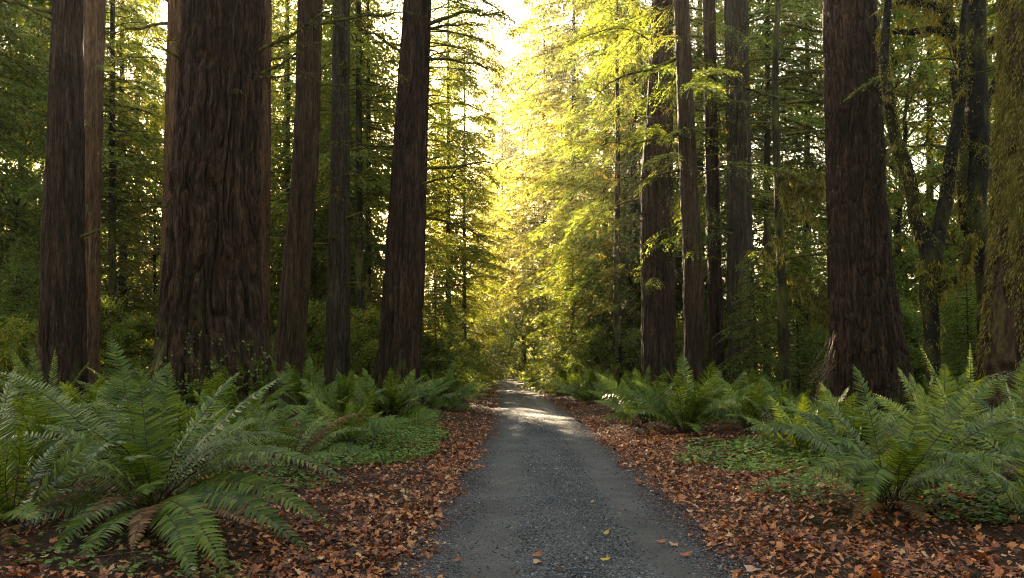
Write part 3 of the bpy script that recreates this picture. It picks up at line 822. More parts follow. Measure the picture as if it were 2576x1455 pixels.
for s_ in range(3):
    rg = np.random.default_rng(80 + s_); mb = MB()
    bare_branch(mb, np.zeros(3), 0.0, .7, .2, .1, rg, rad=.05, twigs=1, fuzz=25)
    STUB.append(mb.mesh('branch_stub', [M['twig'], M['mossfuzz']]))


def redwood(label, prof, D, mat, seed, seg=190, dz=.09, amp=.07, ridges=28, flare=.15, boughs=(), branches=(), stubs=0, dark_boughs=(), name='redwood_tree', zlen=1.3, ws=.96):
    pb = max(prof, key=lambda q: q[0])
    b = base_at((pb[1] + pb[2]) / 2, D)
    t = thing(name, b, label, 'tree', 'large redwoods along the road')
    me, cf, rf, V = trunk_mesh('trunk', prof, D, seg, dz, seed, M[mat], Zp(0, D) + 7, amp, flare, ridges=ridges, base=b, zlen=zlen, ws=ws)
    link('trunk', me, t)
    rg = np.random.default_rng(seed + 500)

    def put(nm, mesh, z, az, sc_, tilt=0.0):
        r_ = float(rf(z)) * .9
        link(nm, mesh, t, (float(cf(z)) + r_ * math.cos(az), r_ * math.sin(az), z), (0, tilt, az), sc_)
    for n_, zlo, zhi, slo, shi in boughs:
        for q in range(n_):
            put('bough', BOUGH[rg.integers(0, 5)], zlo + (zhi - zlo) * (q + rg.random()) / n_, rg.uniform(0, 6.28), rg.uniform(slo, shi), rg.uniform(-.2, .15))
    for row, az, sc_ in dark_boughs:
        put('bough', DARKBOUGH[rg.integers(0, 3)], Zp(row, D) - b[2], math.radians(az), sc_, rg.uniform(-.15, .1))
    for row, az, sc_, tilt in branches:          # seen in the photograph at that row
        put('branch', BRANCH[rg.integers(0, 6)], Zp(row, D) - b[2], math.radians(az), sc_, math.radians(tilt))
    for q in range(stubs):
        put('branch_stub', STUB[rg.integers(0, 3)], rg.uniform(Zp(750, D), Zp(0, D)) - b[2], rg.uniform(3.4, 6.1) if rg.random() < .4 else rg.choice([0, math.pi]) + rg.normal(0, .5), rg.uniform(.5, 1.2), rg.uniform(-.3, .2))
    return t, V


redwood('leftmost dark redwood with a thick mossy limb at the top', [(0, 133, 207), (300, 122, 210), (600, 108, 212), (880, 100, 216)], 20, 'redwood', 1, seg=260, dz=.06, amp=.08, ridges=34, ws=.88,
        branches=((35, 178, 1.3, -4), (60, 200, .9, -15), (300, 175, .5, 0)), stubs=3)
redwood('brown redwood half hidden behind the leftmost redwood', [(0, 212, 264), (500, 206, 252), (880, 196, 248)], 24, 'redwood_suntint', 2, boughs=((5, 6.5, 11.5, .35, .6),), stubs=4)
redwood('reddish redwood peeping out left of the widest redwood', [(0, 424, 474), (400, 414, 462), (900, 398, 455)], 27, 'redwood_suntint', 3, branches=((60, 180, 1.2, 8), (420, 178, .8, 4), (620, 182, .9, 6)), stubs=6)
redwood('widest redwood with deeply furrowed bark and mossy foot', [(0, 465, 668), (250, 452, 662), (500, 430, 657), (700, 415, 655), (820, 404, 665), (930, 392, 686)], 17, 'redwood', 4, seg=520, dz=.04, amp=.085, ridges=40, flare=.10, zlen=1.0, ws=.90,
        branches=((110, 178, .45, 0), (130, 2, .9, -22), (190, 5, .7, -25), (200, 355, .6, 4), (430, 180, .35, 0), (520, 183, .5, 6)), stubs=5)
redwood('slim sun tinted redwood close behind the right side of the widest redwood', [(0, 640, 684), (400, 636, 681), (880, 630, 678)], 23, 'redwood_suntint', 5, branches=((505, 0, .5, 0), (545, 5, .5, -5), (600, 340, .6, 15), (150, 0, .7, -6)), stubs=5)
redwood('leaning redwood at the sun glare, its trunk curving left to the foot', [(0, 750, 812), (250, 743, 806), (450, 732, 799), (650, 712, 785), (800, 697, 773), (920, 686, 765)], 21, 'redwood_red', 6, seg=200, dz=.08,
        branches=((60, 0, 1.0, -14), (215, 0, .55, 8), (290, 5, .4, 0), (465, 0, .3, -6)), stubs=5)
redwood('straight grey barked redwood right of the leaning redwood', [(0, 838, 881), (400, 831, 880), (920, 818, 881)], 24, 'redwood_grey', 7, seg=200, dz=.08, stubs=14)
redwood('tall tapering redwood nearest the left side of the road', [(0, 1016, 1086), (400, 988, 1076), (700, 966, 1068), (960, 944, 1058)], 22, 'redwood', 8, seg=260, dz=.06, amp=.075, ridges=32,
        branches=((65, 350, 1.25, -4), (70, 20, .9, -20), (150, 0, 1.0, 3), (135, 180, .9, -25), (370, 182, .9, 4), (425, 0, .9, 2), (470, 330, .9, 6), (545, 20, 1.0, 8)), dark_boughs=((-20, 5, .55), (10, -30, .7), (45, 30, .6), (80, 0, .62), (110, 50, .6), (150, -20, .55), (190, 25, .5), (240, 0, .5), (300, 40, .45), (20, 60, .75), (60, -50, .6), (350, 10, .42), (-50, 20, .8), (-40, -10, .7), (-10, 15, .72), (30, -15, .66), (70, 10, .7), (120, -5, .6), (170, 8, .55), (210, -15, .5), (100, 25, .7), (0, -10, .8), (270, -10, .45)), stubs=6)
redwood('redwood right of the road with a bright sunlit left edge', [(0, 1640, 1690), (300, 1625, 1684), (450, 1608, 1682), (700, 1610, 1688), (950, 1611, 1696)], 30, 'redwood', 9, seg=200, dz=.08,
        boughs=((20, 7.5, 19, .7, 1.2), (3, 4.0, 6.5, .4, .6)), branches=((620, 190, .9, 4), (680, 170, .9, 10), (560, 200, .8, 10)))
redwood('second trunk standing just behind the sunlit edged redwood', [(0, 1660, 1692), (500, 1664, 1694), (940, 1668, 1702)], 33, 'redwood', 10, boughs=((10, 9, 20, .6, 1.1),))
redwood('slim leaning redwood, left one of the slim pair right of the road', [(0, 1695, 1732), (300, 1703, 1746), (600, 1716, 1764), (960, 1721, 1779)], 26, 'redwood_red', 11, seg=200, dz=.08,
        boughs=((16, 6.8, 17, .6, 1.15),), branches=((150, 190, 1.3, 30), (340, 185, 1.1, 12), (430, 180, 1.0, 14), (260, 0, .8, -8), (330, 0, .7, 0), (400, 0, .7, -4)), stubs=4)
redwood('slimmest straight redwood, right one of the slim pair', [(0, 1767, 1799), (400, 1774, 1808), (950, 1784, 1823)], 28, 'redwood', 12, seg=200, dz=.08,
        boughs=((12, 7, 18, .6, 1.0),), branches=((140, 0, .9, -10), (260, 5, 1.0, 5), (280, 180, .8, -4)), stubs=4)
redwood('rough barked greyish redwood half covered by green sprays', [(0, 1822, 1880), (400, 1828, 1890), (700, 1830, 1896), (990, 1832, 1908)], 27, 'redwood_grey', 13, seg=200, dz=.08, amp=.05,
        boughs=((14, 6.5, 17, .6, 1.0), (5, 4.5, 7, .5, .7)), branches=((60, 0, 1.1, -8), (210, 0, 1.2, 3), (310, 0, 1.2, 8), (500, 350, 1.0, 25)), stubs=3)
redwood('big right redwood with a split buttress at its foot', [(0, 2072, 2205), (250, 2076, 2212), (500, 2082, 2226), (700, 2086, 2244), (850, 2089, 2268), (990, 2091, 2292)], 19, 'redwood', 14, seg=460, dz=.04, amp=.065, ridges=40, flare=.05, zlen=.5, ws=.92, stubs=0)

# ------------------------------------------------------------------ mossy maples on the right


def fuzz_on(mb, pts_n, rg, L=(.03, .10), W=(.012, .03), mat=0, down=.8):
    p, nn = pts_n; n = len(p)
    cards(mb, p, nn * .7 - np.array([0, 0, down]) + rg.normal(0, .35, (n, 3)), rg.normal(0, 1, (n, 3)), rg.uniform(*L, n), rg.uniform(*W, n), mat, .3)


def limb(mb, pts, rad, rg, ns=18, sub=40, rough=.12):
    pts = np.asarray(pts, float); k = len(pts)
    t = np.linspace(0, k - 1, sub)
    # Catmull-Rom through the picked points
    i_ = np.clip(t.astype(int), 0, k - 2); f = (t - i_)[:, None]
    g = lambda q: pts[np.clip(q, 0, k - 1)]
    p0, p1, p2, p3 = g(i_ - 1), g(i_), g(i_ + 1), g(i_ + 2)
    c = .5 * (2 * p1 + (p2 - p0) * f + (2 * p0 - 5 * p1 + 4 * p2 - p3) * f ** 2 + (3 * p1 - p0 - 3 * p2 + p3) * f ** 3)
    r = np.interp(t, np.arange(k), rad)
    T = norm(np.gradient(c, axis=0)); S = norm(np.cross(T, np.array([0, 1.0, .01]))); N = np.cross(S, T)
    a = np.linspace(0, 2 * np.pi, ns, endpoint=False)
    lump = 1 + rough * 2 * (pnoise(np.tile(a / 6.2832, (sub, 1)), 6, np.tile(t[:, None] * 2.2, (1, ns)), int(rg.integers(0, 99))) - .5) + rough * (pnoise(np.tile(a / 6.2832, (sub, 1)), 12, np.tile(t[:, None] * 6, (1, ns)), 7) - .5)
    V = c[:, None] + (r[:, None] * lump)[..., None] * (np.cos(a)[None, :, None] * S[:, None] + np.sin(a)[None, :, None] * N[:, None])
    i2 = np.arange(sub - 1)[:, None] * ns; j = np.arange(ns)[None]; kk = (j + 1) % ns
    mb.add(V.reshape(-1, 3), np.stack([i2 + j, i2 + kk, i2 + ns + kk, i2 + ns + j], -1).reshape(-1, 4), 0, True)
    mb.add(V[-1], np.arange(ns)[None], 0)
    nn = norm(V - c[:, None])
    return V.reshape(-1, 3), nn.reshape(-1, 3)


def sample_surface(sets, n, rg, patch=0.0, seed=1):
    p = np.concatenate([a for a, _ in sets]); q = np.concatenate([b for _, b in sets])
    w = np.concatenate([np.full(len(a), 1.0) for a, _ in sets])
    k = rg.integers(0, len(p), n)
    nn = norm(q[k] + rg.normal(0, .02, (n, 3))); j_ = rg.normal(0, .09, (n, 3)); j_ -= nn * np.sum(j_ * nn, 1)[:, None]; pp = p[k] + j_
    if patch:
        keep = vnoise(pp[:, 0] * 3 + pp[:, 1] * 2, pp[:, 2] * 1.2, seed) > patch
        pp, nn = pp[keep], nn[keep]
    return pp, nn


def maple(label, D, limbs, boughs, seed, fuzzn=9000, patch=.25, mat='maple_bark', name='maple_tree', dD=0.0):
    rg = np.random.default_rng(seed)
    bx = limbs[0][0]
    b = base_at(bx[0], D)
    t = thing(name, b, label, 'tree', None)
    mb = MB(); sets = []
    for first, L in enumerate(limbs):
        pts = np.array([[X(q[0], D) - b[0], (q[3] if len(q) > 3 else 0.0), Zp(q[1], D) - b[2]] for q in L])
        if first == 0:
            pts[0, 2] = -.3
        rad = np.array([q[2] / 2 / F * D * .8 for q in L]); pts[1:-1] += rg.normal(0, .05, (len(pts) - 2, 3))
        sets.append(limb(mb, pts, rad, rg, rough=.16))
    link('trunk', mb.mesh('trunk', [M[mat]]), t)
    m2 = MB(); pp_, nn_ = sample_surface(sets, fuzzn, rg, patch + .15, seed)
    fuzz_on(m2, (pp_, nn_), rg, L=(.03, .09), W=(.012, .03), down=1.4)
    kk_ = rg.integers(0, len(pp_), 160)                       # ragged hanging tufts
    for q_ in range(160):
        c_ = pp_[kk_[q_]]; m_ = 14; l_ = rg.uniform(.08, .28)
        cards(m2, c_ + rg.normal(0, .035, (m_, 3)), np.array([0, 0, -1.0]) + rg.normal(0, .25, (m_, 3)) + nn_[kk_[q_]] * .3, rg.normal(0, 1, (m_, 3)), l_ * rg.uniform(.5, 1.1, m_), .028, 0, .3)
    link('moss', m2.mesh('moss', [M['mossbright']]), t)
    for z, az, sc_, x0, y0 in boughs:
        link('bough', BOUGH[rg.integers(0, 5)], t, (x0, y0, z), (0, rg.uniform(-.2, .1), az), sc_)
    for _ in range(7):
        s_ = sets[rg.integers(0, len(sets))]; q = rg.integers(len(s_[0]) // 3, len(s_[0]))
        link('branch', BRANCH[rg.integers(0, 6)], t, s_[0][q], (0, rg.uniform(-.4, .3), math.atan2(s_[1][q][1], s_[1][q][0])), rg.uniform(.35, .8))
    return t


maple('mossy maple forking into two thick limbs, right of the big right redwood', 17, [
    [(2352, 1050, 52), (2346, 850, 46), (2344, 720, 50), (2340, 650, 62), (2316, 560, 40), (2292, 450, 38), (2262, 340, 34), (2236, 250, 28), (2225, 120, 24), (2240, -60, 16)],
    [(2346, 700, 46), (2362, 610, 40), (2380, 480, 38), (2398, 360, 34), (2418, 220, 26), (2425, 60, 20), (2440, -60, 14)],
    [(2350, 760, 30), (2385, 718, 26), (2420, 690, 20), (2438, 640, 16), (2442, 600, 10)],
], [(7.5, 1.2, .6, .2, .3), (7, .3, .6, .4, 0)], 31)
maple('tall mossy tree with a dark bark strip, second trunk from the right edge', 18, [
    [(2500, 1040, 70), (2492, 900, 62), (2484, 740, 66), (2470, 640, 70), (2450, 540, 72), (2455, 400, 74), (2452, 250, 72), (2448, 120, 64), (2452, -80, 56)],
    [(2440, 200, 46), (2412, 120, 38), (2388, 60, 32), (2378, 0, 30), (2375, -80, 22)],
    [(2400, 95, 26), (2350, 70, 22), (2290, 72, 18), (2230, 90, 14), (2215, 110, 8)],
    [(2385, 30, 28), (2340, 20, 26), (2280, 15, 20), (2220, 28, 12)],
    [(2470, 120, 30), (2510, 90, 26), (2560, 60, 20), (2600, 40, 16)],
    [(2465, 320, 22), (2490, 260, 20), (2515, 190, 16), (2530, 100, 12)],
    [(2430, 560, 26), (2420, 480, 30), (2425, 380, 26), (2410, 280, 22), (2395, 180, 18)],
], [(9.5, 3.2, .7, -.9, 0), (8.5, 2.8, .7, -.6, .2), (9, .5, .6, .3, .1), (7.5, 2.4, .6, -.4, .3)], 32, fuzzn=12000, patch=.3)
t9, V9 = redwood('thick trunk coated in yellow green moss at the right edge', [(-60, 2528, 2690), (150, 2522, 2690), (400, 2511, 2700), (600, 2502, 2710), (800, 2488, 2725), (950, 2474, 2745), (1080, 2462, 2765)], 15, 'moss_bark', 34, seg=260, dz=.05, amp=.085, ridges=24, flare=.05, zlen=.8, name='mossy_tree')
rg = np.random.default_rng(33)
vv = V9[:-8].reshape(-1, 3); cen9 = V9[:-8].mean(1, keepdims=True); nn9 = norm(V9[:-8] - cen9).reshape(-1, 3)
k9 = rg.integers(0, len(vv), 60000); k9 = k9[nn9[k9, 1] < .4]
dens = vnoise(np.arctan2(nn9[k9, 1], nn9[k9, 0]) * 5, vv[k9, 2] * .55, 5) + .12 * np.clip(vv[k9, 2], 0, 4) - .1 * (nn9[k9, 0] > .2)
k9 = k9[dens > .60]
m2 = MB(); fuzz_on(m2, (vv[k9] + rg.normal(0, .012, (len(k9), 3)), nn9[k9]), rg, L=(.05, .17), W=(.012, .03), down=1.6)
link('moss', m2.mesh('moss', [M['mossbright']]), t9)

# slim conifer carrying the glowing moss
def mossy_snag():
    D = 23; b = base_at(1975, D)
    t = thing('moss_draped_tree', b, 'thin trunk draped with bright sunlit moss, left of the big right redwood', 'tree')
    rg = np.random.default_rng(91); mb = MB()
    pts = np.array([[X(px, D) - b[0], 0, Zp(py, D) - b[2]] for px, py in ((1978, 1010), (1974, 900), (1966, 700), (1958, 520), (1952, 350), (1950, 200), (1955, 50), (1962, -80))]); pts[0, 2] = -.3
    limb(mb, pts, np.array([.19, .16, .15, .13, .12, .10, .08, .05]), rg, ns=12)
    link('trunk', mb.mesh('trunk', [M['conifer_bark']]), t)
    def drape(px0, py0, px1, py1, n, seed):
        g = np.random.default_rng(seed); m = MB()
        a = P(px0, py0, D) - b; e = P(px1, py1, D) - b; e[1] -= .8
        s = np.linspace(0, 1, 9)[:, None]
        p = a * (1 - s) + e * s + np.array([0, 0, .35]) * s * (1 - s) * 2 + g.normal(0, .03, (9, 3))
        tube(m, p, .045 * (1 - .7 * s[:, 0]), 6, 0)
        for _ in range(12):
            q = p[g.integers(1, 9)]
            pp = q + np.cumsum(g.normal(0, .07, (6, 3)) + np.array([.03, -.03, -.10]), 0) * np.linspace(0, 1, 6)[:, None]
            tube(m, pp, .02, 4, 0)
            k = g.integers(0, 6, n // 12)
            cards(m, pp[k] + g.normal(0, .03, (len(k), 3)), np.array([0, 0, -1.0]) + g.normal(0, .35, (len(k), 3)), g.normal(0, 1, (len(k), 3)), g.uniform(.10, .34, len(k)), g.uniform(.02, .05, len(k)), 1, .3)
        link('branch', m.mesh('branch', [M['twig'], M['mossbright']]), t)
    drape(1956, 440, 2040, 455, 1900, 1); drape(1958, 455, 2070, 500, 1900, 2); drape(1956, 470, 2005, 540, 1300, 3); drape(1956, 425, 2010, 470, 1300, 7)
    drape(1966, 690, 2075, 740, 1500, 4); drape(1966, 720, 2060, 770, 1500, 5); drape(1962, 600, 1900, 640, 300, 6)
    for py, az, sc_ in ((120, 0, 1.1), (180, 10, 1.2), (220, 350, 1.3), (260, 0, 1.2), (300, 20, 1.2), (340, 340, 1.0), (150, 180, .9), (280, 190, .9), (560, 350, 1.2), (650, 10, 1.3), (800, 180, .8), (60, 0, 1.0), (250, 200, 1.0), (380, 5, 1.0)):
        link('branch', BRANCH[rg.integers(0, 6)], t, (float(np.interp(-py, [-1010, 80], [0, 0])), 0, Zp(py, D) - b[2]), (0, rg.uniform(-.1, .35), math.radians(az)), sc_)
    return t


mossy_snag()

# ------------------------------------------------------------------ ferns


def bez(p0, p1, p2, t):
    t = np.asarray(t)[..., None]
    return p0 * (1 - t) ** 2 + p1 * 2 * t * (1 - t) + p2 * t ** 2


def frond_mesh(p0, p1, p2, Wm, npairs, rg, roll=0.0, hero=True, dry=False, start=.16, face=0.0):
    """a pinnate frond along a curve from the root p0: returns (pinnae mesh, stem mesh)"""
    p0, p1, p2 = (np.asarray(q, float) for q in (p0, p1, p2))
    t = start + (1 - start) * (np.arange(npairs) + .5) / npairs
    c = bez(p0, p1, p2, t)
    T = norm(2 * (1 - t)[:, None] * (p1 - p0) + 2 * t[:, None] * (p2 - p1))
    pl = np.cross(p1 - p0, p2 - p0)
    if np.linalg.norm(pl) < 1e-3: pl = np.cross(p2 - p0, np.array([.3, 1.0, 0]))
    pl = norm(pl)
    S = norm(pl - T * (T @ pl)[:, None]); N = np.cross(S, T)
    N = np.where(N[:, 2:3].mean() < 0, -N, N)
    if face:      # fronds lean open toward the light over the road
        N = N + face * np.array([0, -1.0, .25]); N = norm(N - T * np.sum(N * T, 1)[:, None])
    S = np.cross(N, T)
    cr, sr = math.cos(roll), math.sin(roll)
    S, N = S * cr + N * sr, N * cr - S * sr
    length = np.linalg.norm(np.diff(bez(p0, p1, p2, np.linspace(0, 1, 20)), axis=0), axis=1).sum()
    gap = length * (1 - start) / npairs
    u_ = (t - start) / (1 - start)
    w = Wm * (.45 + .55 * sstep(0, .25, u_)) * np.clip(1 - (np.clip(u_ - .3, 0, 1) / .7) ** 1.9, .02, 1)
    mb = MB()
    us = np.array([0, .12, .4, .72, 1.0]); hw = np.array([.35, 1, .9, .55, 0.03])
    for sg in (-1, 1):
        ln = w * rg.uniform(.88, 1.1, npairs)
        phi = np.radians(12 + 30 * u_ ** 2) + rg.normal(0, .07, npairs)
        d = S * sg * np.cos(phi)[:, None] + T * np.sin(phi)[:, None]
        wd = norm(T - d * np.sum(T * d, 1)[:, None])
        tw = rg.normal(0.25, .22, npairs) * sg
        nn = np.cross(d, wd)
        wd2 = wd * np.cos(tw)[:, None] + nn * np.sin(tw)[:, None]
        nn2 = N
        droop = rg.normal(.16, .08, npairs)
        cen = c[:, None] + d[:, None] * (ln[:, None] * us)[..., None] + nn2[:, None] * (ln[:, None] * (.10 * us - (droop[:, None] + .06) * us ** 2))[..., None] + T[:, None] * (ln[:, None] * .10 * us ** 2)[..., None]
        half = (wd2[:, None] * (np.minimum(gap * .38, ln * .16 + .004)[:, None] * hw)[..., None])
        if hero:
            rows = np.stack([cen - half + nn2[:, None] * (np.linalg.norm(half, axis=-1, keepdims=True) * .35), cen, cen + half + nn2[:, None] * (np.linalg.norm(half, axis=-1, keepdims=True) * .35)], 2)
            k = 3
        else:
            rows = np.stack([cen - half, cen + half], 2); k = 2
        V = rows.reshape(npairs, -1, 3)
        f = []
        for a in range(4):
            for b_ in range(k - 1):
                f.append((a * k + b_, a * k + b_ + 1, (a + 1) * k + b_ + 1, (a + 1) * k + b_))
        f = np.array(f)
        mb.add(V.reshape(-1, 3), (f[None] + 5 * k * np.arange(npairs)[:, None, None]).reshape(-1, 4), 0, hero)
    ts = np.linspace(0, 1, 14 if hero else 7)
    st = MB() if hero else mb
    r0 = .0042 * length + .002
    if hero: tube(mb, bez(p0, p1, p2, ts), r0 * .6 * (1 - .85 * ts), 3, 0, cap=False)
    tube(st, bez(p0, p1, p2, ts), r0 * (1 - .85 * ts), 5, 0 if hero else 1, cap=False)
    leaf = M['fern_dry'] if dry else M['fern']
    if hero:
        return mb.mesh('frond', [leaf]), st.mesh('stem', [M['stem']])
    return mb.mesh('frond', [leaf, M['stem']]), None


def fern_custom(base, fronds, label, seed, group=None, extra=0, exlen=(1.0, 1.5), W=(.15, .2), exup=(.25, .8), hero=True, azr=(0, 6.283)):
    """fronds: (tip column, tip row, tip distance offset, arch height, half width, roll)"""
    rg = np.random.default_rng(seed)
    t = thing('sword_fern', base, label, 'fern', group)
    def addf(p2, arch, Wm, roll, dry=False, npairs=None):
        L = np.linalg.norm(p2) + .3 * arch
        root = np.array([rg.normal(0, .05), rg.normal(0, .05), -.03])
        p1 = p2 * .42 + np.array([0, 0, arch])
        me, st = frond_mesh(root, p1, p2, Wm, npairs or int(24 + L * 9), rg, roll * .4, hero=hero, dry=dry, face=rg.uniform(.5, 1.1))
        fr = link('frond', me, t)
        if st is not None: link('stem', st, fr)
        if dry: fr['label'] = 'dry brown frond'
    for q in fronds:
        px, py, dD, arch, Wm, roll = q[:6]
        p2 = P(px, py, base[1] + dD) - base
        addf(p2, arch, Wm, roll, dry=len(q) > 6)
    for q in range(extra):
        az = azr[0] + (azr[1] - azr[0]) * (q + rg.random()) / max(extra, 1); L = rg.uniform(*exlen); up = rg.uniform(*exup)
        p2 = np.array([math.cos(az) * L * (1 - up * .55), math.sin(az) * L * (1 - up * .55), L * up])
        addf(p2, L * rg.uniform(.3, .55) * (1 - up * .6) + .05, rg.uniform(*W), rg.normal(0, .25))
    return t


b1 = on_ground(385, 1290)
fern_custom(b1, [
    (275, 835, .5, .30, .21, .2), (345, 905, .1, .20, .22, -.2), (430, 915, .6, .25, .20, .1), (725, 940, -.1, .35, .22, -.35), (610, 930, .6, .35, .19, -.1),
    (905, 1235, -.6, .95, .21, -.5), (850, 1345, -.9, .75, .20, -.5), (795, 1410, -1.2, .7, .19, -.45), (585, 1480, -1.6, .62, .20, -.1), (500, 1500, -1.9, .45, .17, .1),
    (90, 1450, -1.3, .60, .20, .4), (50, 1265, -.5, .62, .19, .5), (205, 1180, -1.2, .85, .19, .2), (-60, 1130, .1, .75, .22, .5), (-40, 930, .5, .60, .22, .45), (90, 985, .9, .5, .19, .3),
    (-60, 1390, -.9, .45, .18, .5), (20, 1440, -1.0, .45, .19, .5), (150, 1500, -1.5, .5, .19, .2), (-40, 1320, -.6, .5, .19, .5), (330, 1400, -1.6, .35, .14, .1, 'dry'), (640, 1330, -1.0, .35, .14, -.3, 'dry'), (200, 1330, -.9, .4, .14, .3, 'dry'), (760, 1110, .3, .7, .19, -.4), (240, 1000, 1.0, .4, .18, .1), (560, 1060, 1.0, .4, .18, -.1),
], 'largest foreground fern on the left, its fronds spreading over red brown litter', 101, 'foreground sword ferns', extra=16, exlen=(1.1, 1.7), exup=(.15, .75))
b2 = on_ground(2240, 1285)
fern_custom(b2, [
    (2145, 915, .3, .40, .19, .3), (1860, 1085, .0, .70, .19, .4), (1940, 1020, .5, .55, .18, .35), (2040, 1000, .6, .45, .18, .3), (2340, 990, .3, .30, .19, -.1), (2560, 930, .2, .45, .19, -.4), (2460, 960, .7, .4, .18, -.2),
    (2640, 1050, .2, .6, .19, -.45), (2620, 1180, -.4, .65, .18, -.5), (2180, 1300, -1.0, .85, .19, .1), (2110, 1240, -.8, .85, .18, .25), (2010, 1220, -.5, .75, .18, .4), (2290, 1140, -.7, .75, .20, 0.0), (2330, 1330, -.7, .3, .13, -.1, 'dry'), (2140, 1320, -.6, .3, .13, .2, 'dry'), (2480, 1250, -.6, .6, .17, -.4),
], 'largest foreground fern on the right below the big right redwood', 102, 'foreground sword ferns', extra=15, exlen=(1.0, 1.5), exup=(.15, .7))
b3 = on_ground(735, 1195)
fern_custom(b3, [(935, 1085, -.2, .55, .17, -.4), (845, 1040, .2, .5, .16, -.2, ), (700, 1000, .4, .4, .17, .1), (600, 1010, .3, .45, .16, .3), (920, 1040, .3, .5, .15, -.4, 'dry'), (940, 1150, -.5, .55, .16, -.4), (860, 1180, -.7, .5, .15, -.3), (800, 985, .5, .35, .15, -.1)],
            'fern with one dry brown frond, right behind the largest left fern', 103, 'foreground sword ferns', extra=8, exlen=(.9, 1.3))
b4 = on_ground(2445, 1205)
fern_custom(b4, [(2305, 850, .4, .2, .10, .2), (2440, 855, .6, .2, .09, -.2), (2600, 1000, 0, .4, .17, -.4), (2640, 1130, 0, .5, .17, -.4)], 'tall fern with two upright fronds behind the largest right fern', 104, 'foreground sword ferns', extra=7, exlen=(.9, 1.3))
b5 = on_ground(120, 1110)
fern_custom(b5, [(20, 860, 0, .2, .17, .1), (75, 850, .3, .15, .17, -.1), (140, 870, .3, .15, .16, 0), (235, 900, -.1, .4, .16, -.4), (-40, 940, -.1, .5, .16, .4), (255, 960, -.3, .5, .15, -.5)], 'fern with upright fronds before the foot of the leftmost redwood', 105, 'foreground sword ferns', extra=9, exlen=(.9, 1.4))

# generic ferns: shared frond meshes
GFR = []
for s_ in range(9):
    rg = np.random.default_rng(200 + s_)
    L = 1.0; up = (.95, .8, .68, .55, .4, .25, 1.05, .14, .6)[s_]
    p2 = np.array([L * math.cos(up * 1.3) * .95, rg.normal(0, .05), L * math.sin(up * 1.3) * .8])
    GFR.append(frond_mesh((0, 0, -.02), p2 * .45 + np.array([0, 0, .30 - .15 * up]), p2, .125, 30, rg, rg.normal(0, .15), hero=False)[0])
rgd = np.random.default_rng(231)
DRYF = frond_mesh((0, 0, -.02), (.35, 0, .28), (.85, 0, -.02), .10, 26, rgd, .2, hero=False, dry=True)[0]


def fern_generic(base, size, n, label, seed, group, dry=0):
    rg = np.random.default_rng(seed)
    t = thing('sword_fern', base, label, 'fern', group)
    for q in range(n):
        az = 6.283 * (q + rg.random() * .9) / n * 1.0 + seed
        me = GFR[rg.integers(0, len(GFR))]
        link('frond', me, t, (rg.normal(0, .04), rg.normal(0, .04), 0), (.6 * math.cos(az) + rg.normal(0, .15), rg.normal(-.16, .14), az), size * rg.uniform(.75, 1.15))
    for q in range(dry):
        f = link('frond', DRYF, t, (0, 0, 0), (rg.normal(0, .1), .15, rg.uniform(0, 6.28)), size * rg.uniform(.6, .9)); f['label'] = 'dry brown frond'
    return t


